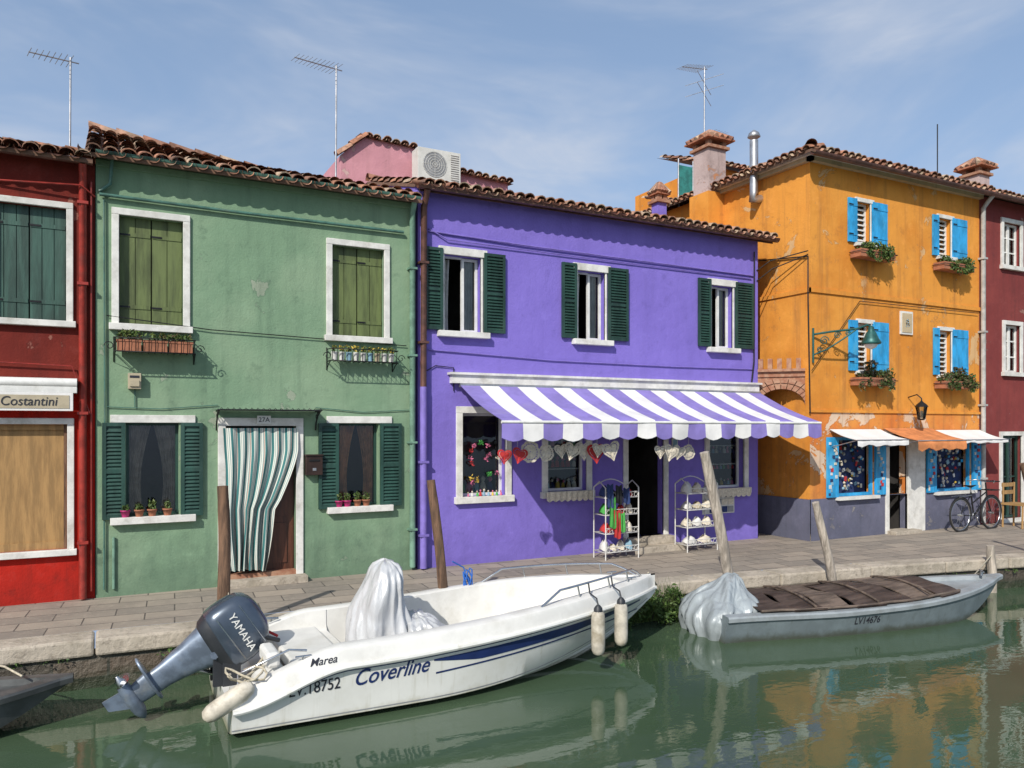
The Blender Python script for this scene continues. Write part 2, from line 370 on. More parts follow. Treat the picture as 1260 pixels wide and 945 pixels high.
def slatshut(b,x0,x1,z0,z1,Y,m,T=None):
    f=.045; y0=Y-.055;y1=Y-.012
    b.box(x0,x0+f,y0,y1,z0,z1,m,T); b.box(x1-f,x1,y0,y1,z0,z1,m,T)
    zm=[z0,(z0+z1)/2-.03,z1-f]
    for z in zm: b.box(x0+f,x1-f,y0+.003,y1-.003,z,z+f,m,T)
    b.box(x0+f,x1-f,y1-.012,y1-.008,z0+f,z1-f,m,T)
    z=z0+f+.01
    while z<z1-f-.02:
        if not(zm[1]-.04<z<zm[1]+f):
            vs=[(x0+f,y0+.004,z),(x1-f,y0+.004,z),(x1-f,y1-.014,z+.035),(x0+f,y1-.014,z+.035),(x0+f,y0+.004,z-.008),(x1-f,y0+.004,z-.008)]
            if T: vs=[T@Vector(p) for p in vs]
            b.add(vs,[(0,1,2,3),(4,5,1,0)],m)
        z+=.048
def plankshut(b,x0,x1,z0,z1,Y,m,n=3,rails=True,T=None):
    w=(x1-x0)/n
    for i in range(n):
        b.box(x0+w*i+.004,x0+w*(i+1)-.004,Y-.045,Y-.01-.002*(i%2),z0,z1+.003*(i%2),m,T)
    b.box(x0+.006,x1-.006,Y-.02,Y-.012,z0+.01,z1-.01,m,T)
    if rails:
        for z in (z0+.15*(z1-z0),z0+.82*(z1-z0)):
            b.box(x0+.01,x1-.01,Y-.054,Y-.046,z,z+.05,m,T)
            b.box(x0,x0+.12,Y-.06,Y-.055,z+.012,z+.035,'black',T)
def tiles(b,O,A,Uv,LA,LU,clip=None,pitch=.185,mats=None):
    O=Vector(O);A=Vector(A).normalized();Uv=Vector(Uv).normalized();Nn=A.cross(Uv).normalized()
    if Nn.z<0: Nn=-Nn
    mats=mats or tiles_m
    step=.34; na=max(1,int(LA/pitch)); nu=int(math.ceil(LU/step)); pitch=LA/na
    for i in range(na):
        a=(i+.5)*pitch; dj=U(-.025,.025)
        for j in range(nu):
            u=j*step+dj; L=min(.41,LU-u)
            if L<.08: continue
            if clip and not clip(a,u+L*.5): continue
            r0=.088*U(.93,1.05); r1=.068; m=random.choice(mats); sk=U(-.016,.016); lift=U(0,.014)
            rows=[]
            for k,(uu,r,h) in enumerate(((u,r0,.03+lift),(u+L,r1,.005))):
                row=[]
                for q in range(7):
                    th=math.pi*q/6
                    row.append(O+A*(a+sk*(1 if k else -1)+r*math.cos(th))+Uv*uu+Nn*(h+r*.85*math.sin(th)))
                rows.append(row)
            b.grid(rows,m)
            if j==0:
                inner=[p-Nn*.016 for p in rows[0]]
                b.grid([rows[0],inner],m,False)
        a2=i*pitch; m=random.choice(mats); rows=[]
        for uu in (-.05,.35):
            row=[]
            for q in range(7):
                th=math.pi*q/6
                row.append(O+A*(a2+.075*math.cos(th))+Uv*uu+Nn*(.045-.06*math.sin(th)))
            rows.append(row)
        if not clip or clip(a2,.2): b.grid(rows,m)
def ridge(b,p0,p1,r=.1):
    p0=Vector(p0);p1=Vector(p1);d=(p1-p0);L=d.length;d.normalize();s=d.cross(Vector((0,0,1))).normalized();u=s.cross(d)
    n=max(1,int(L/.36))
    for i in range(n):
        m=random.choice(tiles_m);rows=[]
        for uu,rr,h in((i*L/n,r*1.05,.02),((i+1)*L/n+.04,r*.9,0)):
            rows.append([p0+d*uu+s*rr*math.cos(math.pi*q/8)+u*(h+rr*math.sin(math.pi*q/8)) for q in range(9)])
        b.grid(rows,m)
def halfgutter(b,x0,x1,y,z,r,m):
    rows=[[(x,y+r*math.cos(math.pi+math.pi*q/8),z+r*math.sin(math.pi+math.pi*q/8)) for q in range(9)] for x in (x0,x1)]
    b.grid(rows,m); b.grid([[(q[0],y+(q[1]-y)*.9,q[2]+.004) for q in r_] for r_ in rows],m)
    x=x0+.3
    while x<x1:
        b.box(x,x+.02,y-r-.006,y+r,z-.006,z+.006,m); x+=.75
def gable(parent,x0,x1,Y,ze,yr,zr,yb,over=.28,verge=(.08,.08),sidem='cream',drop=0):
    b=B()
    sl=Vector((0,yr-Y,zr-ze)); d=sl.normalized()
    O=Vector((x0-verge[0],Y,ze))-d*over
    LU=sl.length+over; W=x1-x0+verge[0]+verge[1]
    A=Vector((1,0,0))
    p=[O,O+A*W,O+A*W+d*LU,O+d*LU]; th=Vector((0,0,-.05))
    b.quad(*p,'tbase'); b.quad(*[q+th for q in p],'tbase')
    b.quad(p[0],p[0]+th,p[1]+th,p[1],'tbase'); b.quad(p[0],p[3],p[3]+th,p[0]+th,'tbase'); b.quad(p[1],p[1]+th,p[2]+th,p[2],'tbase')
    ztb=zr-(yb-yr)*(zr-ze)/(yr-Y)
    b.quad(p[3],p[2],(p[2].x,yb+.2,ztb),(p[3].x,yb+.2,ztb),'tbase')
    tiles(b,O,A,d,W,LU)
    ridge(b,(x0-verge[0],yr,zr+.03),(x1+verge[1],yr,zr+.03))
    # old roofs sag: ridge drops towards one end
    def sag(v):
        x,y,z=v; q=max(0,min(1,(y-Y)/(yr-Y))); t=(x-x0)/(x1-x0)
        return (x,y,z-drop*t*q-.03*math.sin(math.pi*max(0,min(1,t)))*q)
    b.v=[sag(v) for v in b.v]
    b.make('roof',parent)
    w=B()
    for x in (x0,x1):
        dz=drop if x==x1 else 0
        w.poly([(x,Y,0),(x,yb,0),(x,yb,ztb-.05-dz),(x,yr,zr-.05-dz),(x,Y,ze-.05)],sidem)
    w.quad((x0,yb,0),(x1,yb,0),(x1,yb,ztb-drop),(x0,yb,ztb-drop),sidem)
    w.make('side_walls',parent)

# ============================================================ GREEN HOUSE
D=11.0
gh=empty('green_house',(1.98,D,0))
ops=[(.12,.87,3.46,4.84),(2.84,3.61,3.46,4.76),(.20,.82,1.0,2.2),(1.40,2.33,.08,2.16),(2.94,3.53,1.0,2.2)]
b=B(); wall(b,-.14,4.10,-.1,5.62,D,ops,'green')
b.make('front_wall',gh)
gable(gh,-.14,4.10,D,5.62,13.0,6.50,16.5,sidem='cream',verge=(.12,.02),drop=.42)
b=B()
halfgutter(b,-.14,4.10,D-.2,5.55,.065,'ggut'); b.box(-.14,4.1,D-.03,D-.002,5.42,5.5,'green')
b.tube([(-.1,D-.05,5.06),(1.5,D-.05,5.045),(3.9,D-.05,5.05)],.022,'ggut')
b.tube([(-.1,D-.04,5.1),(.02,D-.06,5.2),(.04,D-.1,5.5)],.022,'ggut')
b.tube([(4.02,D-.2,5.5),(4.03,D-.08,5.35),(4.03,D-.08,.05)],.045,'greenpipe',10)
for z in (.6,1.9,3.2,4.5): b.box(3.97,4.09,D-.135,D,z,z+.03,'greenpipe')
b.tube([(-.02,D-.03,3.55),(1.2,D-.035,3.44),(2.6,D-.03,3.40),(3.95,D-.03,3.36)],.007,'black',5)
b.tube([(-.02,D-.02,2.40),(.6,D-.02,2.38),(1.3,D-.02,2.44)],.006,'ggut',5); b.tube([(2.6,D-.02,2.42),(3.3,D-.02,2.36),(4.0,D-.02,2.40)],.006,'ggut',5)
b.tube([(-.05,D-.03,.1),(-.04,D-.03,2.4),(-.05,D-.03,5.)],.012,'ggut',6)
b.tube([(.06,D-.02,.1),(.06,D-.02,.75)],.02,'greenpipe',6)
b.make('gutter_and_pipes',gh)
def frame(b,x0,x1,z0,z1,Y,w,m='white',sill=True):
    b.box(x0-w,x0,Y-.035,Y+.02,z0,z1,m); b.box(x1,x1+w,Y-.035,Y+.02,z0,z1,m); b.box(x0-w,x1+w,Y-.037,Y+.02,z1,z1+w,m)
    if sill: b.box(x0-w-.03,x1+w+.03,Y-.08,Y+.02,z0-w,z0,m)
b=B()
for o in ops[:2]: frame(b,*o,D,.085)
for o in (ops[2],ops[4]):
    b.box(o[0]-.18,o[1]+.2,D-.03,D+.02,o[3],o[3]+.1,'white'); b.box(o[0]-.18,o[1]+.2,D-.10,D+.02,o[2]-.09,o[2],'white')
o=ops[3]
b.box(o[0]-.1,o[0],D-.03,D+.02,.08,2.16,'white'); b.box(o[1],o[1]+.1,D-.03,D+.02,.08,2.16,'white'); b.box(o[0]-.1,o[1]+.1,D-.033,D+.02,2.16,2.27,'white')
b.make('window_surrounds',gh,bevel=.006)
b=B()
for o in ops[:2]:
    c=(o[0]+o[1])/2
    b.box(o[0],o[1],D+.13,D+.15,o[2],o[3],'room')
    plankshut(b,o[0]+.005,c-.004,o[2],o[3],D+.12,'olive',2); plankshut(b,c+.004,o[1]-.005,o[2],o[3],D+.12,'olive',2)
for (x0,x1) in ((-.07,.19),(.84,1.11),(2.64,2.925),(3.545,3.87)): slatshut(b,x0,x1,.98,2.2,D,'gshut2')
b.make('shutters',gh)
b=B()
for k,o in enumerate((ops[2],ops[4])):
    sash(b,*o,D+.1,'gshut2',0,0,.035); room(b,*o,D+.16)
    w=o[1]-o[0]; cm='curt' if k==0 else 'curt2'
    curtain(b,o[0]+.03,o[0]+w*.48,o[2]+.02,o[3]-.02,D+.19,cm,.45,1,5); curtain(b,o[0]+w*.52,o[1]-.03,o[2]+.02,o[3]-.02,D+.19,cm,.45,-1,5)
b.make('windows',gh)
b=B(); o=ops[3]
b.box(o[0],o[1],D+.16,D+.2,.08,2.16,'room')
b.box(1.85,2.32,D+.10,D+.155,.14,1.95,'door')
for z0,z1 in ((.25,.8),(.9,1.3)): b.box(1.95,2.22,D+.08,D+.10,z0,z1,'door')
b.box(1.30,2.45,D-.22,D+.16,-.02,.09,'edge'); b.box(1.4,2.33,D-.02,D+.16,.09,.15,'brick')
b.make('door',gh)
cb=B(); rows=[]; uvs=[]
nu,nv=110,44
for j in range(nv+1):
    v=j/nv; z=2.13-(2.13-.20)*v
    xl=1.36+.12*max(0,v-.15)**1.2+.02*math.sin(v*5)
    xr=2.35-.02*v-.30*max(0,min(1,(v-.15)/.42))**1.4-.12*max(0,(v-.5)/.5)
    amp=.012+.05*v
    r=[]
    for i in range(nu+1):
        u=i/nu
        r.append((xl+(xr-xl)*u+.018*math.sin(v*7+u*9)*v,D-.055+amp*math.sin(u*2*math.pi*6.5+1.6*math.sin(v*3))+.02*math.sin(u*31+v*4)*v-.02*math.sin(v*3.1),z+.05*math.sin(u*3.14)*v*.4-.03*u*v)); uvs.append((u,v))
    rows.append(r)
cb.grid(rows,'stripe'); cb.uv=uvs; cb.make('door_curtain',gh)
b=B()
b.box(1.26,2.62,D-.3,D-.02,2.37,2.385,'glass')
for x in (1.28,2.6):
    b.tube([(x,D-.02,2.1),(x,D-.05,2.2),(x,D-.15,2.3),(x,D-.3,2.36)],.011,'black',6); b.tube([(x,D-.01,2.36),(x,D-.3,2.36)],.011,'black',6)
    for q in range(3):
        c=Vector((x,D-.08-.07*q,2.29+.03*q)); b.tube([c+Vector((0,.03*math.cos(t*.8),.03*math.sin(t*.8))) for t in range(9)],.006,'black',5)
b.tube([(1.26,D-.3,2.37),(2.62,D-.3,2.37)],.012,'black',6)
for i in range(18):
    x=1.29+i*.076; b.tube([(x,D-.3,2.37),(x+.02,D-.31,2.40),(x+.05,D-.3,2.37)],.005,'black',4)
b.make('iron_door_canopy',gh)
sg=B(); sg.box(1.80,1.98,D-.06,D-.045,2.19,2.30,'whitep'); so=sg.make('house_number_sign')
text('27A',"number",so,(1.89,D-.063,2.215),(math.pi/2,0,0),.09,'ink',align='CENTER')
b=B(); b.box(2.45,2.68,D-.11,D,1.47,1.74,'mail'); b.box(2.44,2.69,D-.13,D-.0,1.74,1.76,'mail'); b.box(2.49,2.64,D-.118,D-.11,1.66,1.69,'black'); b.box(2.54,2.59,D-.118,D-.11,1.53,1.57,'alu'); b.make('mailbox',bevel=.006)
b=B(); b.box(.22,.37,D-.10,D,2.63,2.83,'beige'); b.box(.24,.35,D-.12,D-.10,2.66,2.74,'beige'); b.box(.24,.35,D-.105,D-.10,2.77,2.80,'ink'); b.tube([(.3,D-.02,2.63),(.3,D-.02,2.4)],.008,'ggut',5); b.make('alarm_box',bevel=.01)

def flowerbox(x0,x1,z,Y,kind):
    b=B(); d=.26
    for zz in (z+.0,z+.17):
        b.tube([(x0-.02,Y-.02,zz),(x0-.02,Y-d,zz),(x1+.02,Y-d,zz),(x1+.02,Y-.02,zz)],.008,'black',5)
    n=int((x1-x0)/.07)
    for i in range(n+1):
        x=x0+(x1-x0)*i/n; b.tube([(x,Y-.02,z),(x,Y-d,z),(x,Y-d-.01,z+.17)],.005,'black',4)
    for x in (x0-.02,x1+.02):
        b.tube([(x,Y-.01,z+.2),(x,Y-.01,z-.12),(x,Y-.15,z-.03),(x,Y-d,z)],.007,'black',5)
        sg_=1 if x>x0 else -1
        b.tube([(x+sg_*.06*(1-t/14)*math.cos(t*.7)+sg_*.05,Y-d,z+.06+.06*(1-t/14)*math.sin(t*.7)) for t in range(12)],.006,'black',5)
    if kind=='terra':
        n=3; w=(x1-x0)/n
        for i in range(n):
            a=x0+i*w+.015; c=a+w-.03
            b.box(a,c,Y-d+.02,Y-.05,z+.01,z+.145,'terra'); b.box(a-.008,c+.008,Y-d+.012,Y-.042,z+.125,z+.155,'terra'); b.box(a+.01,c-.01,Y-d+.03,Y-.06,z+.156,z+.16,'soil')
        for i in range(14): b.leaves((U(x0+.05,x1-.05),Y-.19,z+.20),(.09,.09,.065),36,.026,leafs[1:]+dryl[1:2])
        b.leaves((x0+.18,Y-.19,z+.24),(.2,.09,.05),120,.024,leafs[1:])
    else:
        n=9; w=(x1-x0)/n
        for i in range(n):
            c=x0+(i+.5)*w; b.lathe((c,Y-.16,z+.01),[(.033,0),(.047,.11),(.05,.115),(.045,.12)],random.choice(['whitew','whitew','beige','skyc']),10)
            b.leaves((c,Y-.17,z+.18),(.06,.07,.06),60,.024,leafs[1:]+[M['yelc']])
    return b.make('flower_box')
flowerbox(.08,.98,3.09,D,'terra'); flowerbox(2.78,3.72,3.08,D,'pots')
def pot(x,y,z,r,h,m,lh=.09,n=60):
    b=B(); b.lathe((x,y,z),[(r*.7,0),(r,h*.8),(r*1.1,h*.8),(r*1.1,h),(r*.9,h),(r*.88,h*.9)],m,14)
    b.leaves((x,y,z+h+lh*.6),(r*1.1,r*1.1,lh),n,.025,leafs[1:]); b.make('potted_plant')
for x,m in ((.17,'magenta'),(.33,'terra'),(.48,'terra'),(.66,'terra')):
    pot(x+.02,D-.04,1.0,.055,.09,m,.05 if x<.4 else .08)
for x,m in ((2.93,'magenta'),(3.05,'magenta'),(3.2,'terra'),(3.33,'terra')): pot(x,D-.04,1.0,.055,.09,m,.08)

# ============================================================ RED HOUSE
rh=empty('red_house',(-2.5,D,0))
ops=[(-1.25,-.46,3.45,4.84),(-1.5,-.45,.64,2.18),(-4.2,-3.3,3.45,4.84),(-3.6,-2.6,.05,2.2)]
b=B(); wall(b,-6,-.15,-.1,5.5,D+.01,ops,'red'); b.make('front_wall',rh)
gable(rh,-6,-.15,D+.01,5.5,12.6,5.98,16,sidem='red',verge=(.1,-.02))
b=B()
for o in ops: frame(b,*o,D+.01,.075)
b.make('window_surrounds',rh,bevel=.006)
b=B()
for o in (ops[0],ops[2]):
    b.box(o[0],o[1],D+.135,D+.15,o[2],o[3],'room')
    c=(o[0]+o[1])/2; plankshut(b,o[0]+.005,c-.004,o[2],o[3],D+.12,'tgreen',3); plankshut(b,c+.004,o[1]-.005,o[2],o[3],D+.12,'tgreen',3)
o=ops[1]; b.box(o[0],o[1],D+.08,D+.12,o[2],o[3],'tan')
b.box(o[0]+.0,o[0]+.05,D+.05,D+.08,o[2],o[3],'wood'); b.box(o[1]-.04,o[1],D+.05,D+.08,o[2],o[3],'wood'); b.box(o[0]+.05,o[1]-.04,D+.05,D+.08,o[2],o[2]+.09,'tan'); b.box(o[0]+.05,o[1]-.04,D+.05,D+.08,o[3]-.07,o[3],'tan')
o=ops[3]; b.box(o[0],o[1],D+.1,D+.14,o[2],o[3],'door')
b.make('shutters_and_blind',rh)
b=B(); halfgutter(b,-6,-.17,D-.2,5.42,.06,'brownpipe')
b.tube([(-.28,D-.2,5.38),(-.28,D-.07,5.2),(-.28,D-.07,.02)],.045,'redpipe',10)
for z in (.7,2.3,3.9,4.9): b.box(-.34,-.22,D-.13,D,z,z+.035,'redpipe')
b.tube([(-.19,D-.04,.1),(-.19,D-.04,2.2),(-.19,D-.04,5.2)],.016,'redpipe',6)
b.tube([(-1.2,D-.04,5.08),(-.3,D-.13,5.12),(-.15,D-.04,5.02)],.012,'redpipe',6); b.tube([(-1.2,D-.04,2.92),(-.4,D-.04,2.9),(-.2,D-.06,2.3)],.01,'redpipe',6)
b.make('gutter_and_pipes',rh)
b=B(); b.box(-1.7,-.34,D-.18,D-.01,2.56,2.73,'whitep'); b.tube([(-1.7,D-.14,2.68),(-.34,D-.14,2.68)],.06,'whitep',14)
b.box(-1.68,-.38,D-.19,D-.18,2.34,2.56,'awhite'); ao=b.make('rolled_awning',bevel=.004)
bb=B(); bb.box(-1.66,-.42,D-.196,D-.191,2.37,2.53,'beige'); bb.make('valance_panel',ao)
text('Costantini','lettering',ao,(-1.13,D-.2,2.405),(math.pi/2,0,0),.155,'ink',.15,sx=.9)

# ============================================================ PURPLE HOUSE
ph=empty('purple_house',(7.6,D,0))
P1=(4.57,5.19,3.62,4.80); P2=(6.99,7.54,3.62,4.78); P3=(9.92,10.44,3.62,4.78)
L1=(4.87,5.62,1.06,2.36); L2=(6.40,7.16,1.08,2.2); DR=(8.02,8.80,.22,2.3); L3=(9.86,10.72,1.0,2.2)
ops=[P1,P2,P3,L1,L2,DR,L3]
b=B(); wall(b,4.14,11.09,-.1,5.82,D-.01,ops,'purple'); b.make('front_wall',ph)
gable(ph,4.14,11.09,D,5.82,13.5,6.55,17,sidem='purple',verge=(.02,.22),over=.32,drop=-.1)
b=B()
halfgutter(b,4.05,11.35,D-.26,5.74,.07,'brownpipe'); b.box(4.1,11.3,D-.19,D-.17,5.66,5.80,'brownpipe')
b.tube([(4.2,D-.26,5.68),(4.21,D-.09,5.45),(4.2,D-.09,2.75)],.05,'brownpipe',10); b.tube([(4.2,D-.09,2.75),(4.2,D-.09,.02)],.055,'purplepipe',10)
for z in (.5,1.6,3.4,4.6): b.box(4.13,4.27,D-.15,D-.01,z,z+.035,'purplepipe' if z<2.7 else 'brownpipe')
b.tube([(4.3,D-.03,5.12),(6,D-.04,5.08),(8.5,D-.04,5.06),(10.95,D-.03,5.04)],.014,'purplepipe',6)
b.tube([(4.3,D-.03,5.16),(4.6,D-.05,5.02),(7.2,D-.04,5.0),(10.9,D-.03,4.98)],.01,'purplepipe',6)
b.tube([(4.3,D-.03,3.32),(6.5,D-.03,3.24),(9,D-.03,3.23),(10.95,D-.03,3.25)],.01,'purplepipe',6)
b.tube([(10.96,D-.05,5.5),(10.95,D-.05,3.4),(10.9,D-.04,3.0)],.014,'black',6)
b.tube([(4.28,D-.03,3.0),(4.42,D-.03,3.08),(4.72,D-.03,3.06),(4.72,D-.03,2.7)],.008,'black',6)
b.make('gutter_and_pipes',ph)
b=B()
for o in (P1,P2,P3):
    b.box(o[0]-.1,o[1]+.1,D-.05,D+.02,o[3],o[3]+.12,'white'); b.box(o[0]-.12,o[1]+.12,D-.12,D+.02,o[2]-.09,o[2],'white')
    b.box(o[0]-.035,o[0],D-.03,D+.02,o[2],o[3],'white'); b.box(o[1],o[1]+.035,D-.03,D+.02,o[2],o[3],'white')
for o in (L1,L2,L3): frame(b,*o,D-.01,.105)
b.box(DR[0]-.1,DR[0],D-.04,D+.02,.22,2.4,'white'); b.box(DR[1],DR[1]+.1,D-.04,D+.02,.22,2.4,'white')
b.box(7.86,8.98,D-.45,D+.15,-.02,.10,'edge'); b.box(7.92,8.92,D-.22,D+.15,.10,.22,'edge')
b.make('stone_surrounds',ph,bevel=.006)
b=B()
for o,l,r in ((P1,(4.24,4.53),(5.23,5.60)),(P2,(6.66,6.945),(7.585,8.0)),(P3,(9.58,9.875),(10.485,10.93))):
    slatshut(b,l[0],l[1],3.63,4.88,D-.015,'gshut'); slatshut(b,r[0],r[1],3.63,4.88,D-.015,'gshut')
b.make('shutters',ph)
b=B()
for k,o in enumerate((P1,P2,P3)):
    c=o[0]+(o[1]-o[0])*(.55,.5,.48)[k]
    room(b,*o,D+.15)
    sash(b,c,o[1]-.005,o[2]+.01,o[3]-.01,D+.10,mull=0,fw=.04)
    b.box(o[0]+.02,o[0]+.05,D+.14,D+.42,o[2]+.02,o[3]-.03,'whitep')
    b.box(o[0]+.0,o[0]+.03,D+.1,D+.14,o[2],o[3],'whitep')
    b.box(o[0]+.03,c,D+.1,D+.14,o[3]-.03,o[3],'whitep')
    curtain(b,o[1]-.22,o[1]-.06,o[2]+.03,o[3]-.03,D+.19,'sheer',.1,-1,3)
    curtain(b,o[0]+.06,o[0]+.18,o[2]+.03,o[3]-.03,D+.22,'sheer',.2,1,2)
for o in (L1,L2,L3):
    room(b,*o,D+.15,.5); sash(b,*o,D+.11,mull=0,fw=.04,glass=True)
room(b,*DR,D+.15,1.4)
b.box(DR[0],DR[0]+.05,D+.1,D+.15,.22,2.3,'whitep')
b.make('windows',ph)
b=B()
cl=['redc','greenc','yelc','pinkc','whitew','skyc','lace','bluec']
def dolls(b,o,n,y,zb,hmax,shelves=(0,)):
    for sh in shelves:
        for i in range(n):
            x=o[0]+.06+(o[1]-o[0]-.12)*(i+.5)/n+U(-.01,.01); h=hmax*U(.6,1); z=zb+sh; m=random.choice(cl)
            b.lathe((x,y+U(-.02,.02),z),[(.03*h/.12,0),(.022*h/.12,h*.45),(.008*h/.12,h*.62)],m,8)
            b.lathe((x,y,z+h*.58),[(.004,0),(.018*h/.12,h*.12),(.02*h/.12,h*.22),(.006,h*.36)],random.choice(['beige','lace','pinkc']),8)
dolls(b,L1,9,D-.04,1.065,.12); dolls(b,L1,5,D+.3,1.1,.3); 
for i in range(14):
    b.leaves((U(L1[0]+.15,L1[1]-.1),D+.03+U(0,.1),U(1.25,1.95)),(.05,.04,.06),18,.024,[M[random.choice(['pinkc','redc','yelc','greenc','pinkc','lace'])]])
dolls(b,L2,6,D+.2,1.12,.2,(0,.35,.7)); dolls(b,L3,8,D+.2,1.05,.16,(0,.3,.6,.9))
for o in (L2,L3):
    for z in (1.45,1.8): b.box(o[0]+.02,o[1]-.02,D+.17,D+.26,z-.02,z-.005,'whitew')
b.make('shop_display_figurines',ph)
b=B()
for i in range(5):
    for j in range(3):
        x=9.72+i*.15; z=.55+j*.14; b.box(x,x+.13,D-.03,D-.02,z,z+.11,random.choice(['skyc','whitew','bluec','lace','rub','whitew']))
b.box(9.7,10.48,D-.02,D-.012,.53,.97,'whitew'); b.make('postcard_board')
b=B(); b.box(8.98,9.10,D-.05,D-.02,1.6,1.95,'whitew'); b.box(8.99,9.09,D-.055,D-.05,1.63,1.92,'skyc'); b.make('opening_hours_sign')
# ---- awning
aw=empty('striped_awning',(7.9,10.2,2.2))
X0,X1=4.79,11.05; ns=19; w=(X1-X0)/ns
for nm,isw in (('white_stripes',1),('purple_stripes',0)):
    b=B()
    for i in range(ns):
        if (i%2)!=isw: continue
        rows=[]
        def ht(x): return .012*math.sin((x-X0)*2.2+3)+.006*math.sin(x*7.1)
        for j in range(13):
            v=j/12; y=D-.1-(1.43)*v; z=2.80-.56*v-.045*math.sin(math.pi*v)
            rows.append([Vector((X0+w*(i+k/4),y,z+ht(X0+w*(i+k/4))*v)) for k in range(5)])
        for j in range(1,6):
            q=j/5; r=[]
            for k in range(5):
                x=X0+w*(i+k/4); u=k/4
                dz=.245+.045*math.sin(math.pi*u) 
                r.append(Vector((x,D-1.53-.008-.022*math.sin(x*5.3)*q-.012*math.sin(x*13)*q,2.24-dz*q+ht(x))))
            rows.append(r)
        b.grid(rows,'awhite' if isw else 'apurple')
        b.grid([[p-Vector((0,-.003,.004)) for p in r] for r in rows],'awhite' if isw else 'apurple')
    b.make(nm,aw)
b=B()
b.box(4.66,11.02,D-.12,D-.012,2.82,2.95,'white'); b.box(4.62,11.06,D-.16,D-.0,2.95,2.985,'white')
b.tube([(X0,D-.1,2.79),(X1,D-.1,2.79)],.035,'alu',10); b.tube([(X0,D-1.53,2.215),(X1,D-1.53,2.215)],.022,'whitep',8)
for x in (5.2,7.9,10.6):
    b.tube([(x,D-.03,2.6),(x+.45,D-.75,2.42),(x+.05,D-1.5,2.2)],.02,'whitep',8)
b.make('awning_frame',aw)
# ---- hanging lace
b=B()
def doily(c,r,m,tilt=0,heart=False):
    n=40; pts=[]
    for k in range(n):
        t=2*math.pi*k/n
        if heart:
            x=16*math.sin(t)**3/17; z=(13*math.cos(t)-5*math.cos(2*t)-2*math.cos(3*t)-math.cos(4*t))/17
            sc=1+.05*abs(math.sin(t*9)); pts.append(Vector((x*r*sc,.012*math.sin(4*t),z*r*sc)))
        else:
            rr=r*(1+.09*abs(math.sin(5*t))); pts.append(Vector((math.cos(t)*rr,.015*math.sin(3*t),math.sin(t)*rr)))
    T=Matrix.Rotation(tilt,3,'Y'); C=Vector(c)
    out=[T@p+C for p in pts]; mid=[T@(p*.76)+C for p in pts]; inn=[T@(p*.68)+C for p in pts]; cen=[T@(p*.05)+C for p in pts]
    b.grid([out,mid],m,False,True); b.grid([inn,cen],m,False,True)
    for k in range(0,n,2): b.tube([mid[k],inn[k]],.004,m,4,cap=False)
yy=D-1.3
for x,r,m,h in ((4.98,.12,'redc',1),(5.16,.13,'redc',1),(5.38,.15,'lace',0),(5.66,.12,'lace',0),(5.9,.12,'lace',1),(6.08,.15,'lace',1),(6.30,.16,'lace',1),(6.50,.17,'redc',1),(6.52,.12,'lace',1),(6.74,.17,'lace',1),(7.65,.12,'lace',1),(7.85,.15,'lace',1),(8.05,.13,'lace',1),(8.28,.12,'lace',0)):
    z=1.82-U(0,.09); doily((x,yy+U(-.1,.1),z),r,m,U(-.35,.35),h); b.tube([(x,yy,z+r*.8),(x,yy,2.24)],.003,'whitew',4)
b.tube([(4.9,yy,2.2),(8.5,yy,2.2)],.008,'whitew',5)
b.make('hanging_lace')
b=B()
for o in (L2,L3):
    rows=[]
    for j in range(2):
        rows.append([(o[0]-.08+(o[1]-o[0]+.16)*i/60,D-.135-.01*math.sin(i*.9),(o[2]+.0) if j==0 else o[2]-.13-.035*abs(math.sin(i*.42))) for i in range(61)])
    b.grid(rows,'lace')
b.make('lace_sill_trim')
# ---- racks
def rack(x0,x1,y0,y1,h,goods):
    b=B(); t='whitew'
    for x in (x0,x1):
        for y in (y0,y1): b.tube([(x,y,0.0),(x,y,h)],.011,t,6)
        b.tube([(x,y0,h),(x,(y0+y1)/2,h+.1),(x,y1,h)],.01,t,6)
    b.tube([(x0+(x1-x0)*k/8,y1,h+.12*math.sin(math.pi*k/8)) for k in range(9)],.01,t,6)
    zs=[.12,.42,.72,1.0]
    for z in zs:
        b.tube([(x0,y0,z),(x1,y0,z),(x1,y1,z),(x0,y1,z),(x0,y0,z)],.009,t,6)
        b.tube([(x0,y0,z+.09),(x1,y0,z+.09)],.007,t,5)
        for k in range(1,9): b.tube([(x0+(x1-x0)*k/9,y0,z),(x0+(x1-x0)*k/9,y1,z)],.004,t,4)
        for k in range(6):
            cx=x0+(x1-x0)*(k+.5)/6; b.tube([(cx+.035*math.cos(q),y0,z+.045+.035*math.sin(q)) for q in [i*.9 for i in range(8)]],.004,t,4)
    for zi,cols in enumerate(goods):
        n=len(cols)
        for k,cn in enumerate(cols):
            if not cn: continue
            cx=x0+(x1-x0)*(k+.5)/n; wd=(x1-x0)/n*.42; z=zs[zi]+.02; hh=U(.08,.17)
            rows=[]
            for jj in range(5):
                q=jj/4; sc=(1,.97,.9,.7,.2)[jj]
                rows.append([Vector((cx+wd*sc*math.cos(t_*.785)*(1+.2*math.sin(3*t_+k)),(y0+y1)/2+.1*sc*math.sin(t_*.785),z+hh*q+.02*math.sin(5*t_+jj))) for t_ in range(8)])
            b.grid(rows,cn,True,True)
    b.make('display_rack')
rack(7.07,7.72,10.28,10.62,1.16,[('whitew','lace','lace','skyc'),('redc','redc','lace'),('greenc','greenc','redc','lace'),('bluec','black','bluec','redc')])
rack(8.75,9.42,10.28,10.6,1.16,[('whitew','lace'),('lace','whitew','lace'),('whitew','beige','lace'),('whitew','lace','whitew')])
b=B()
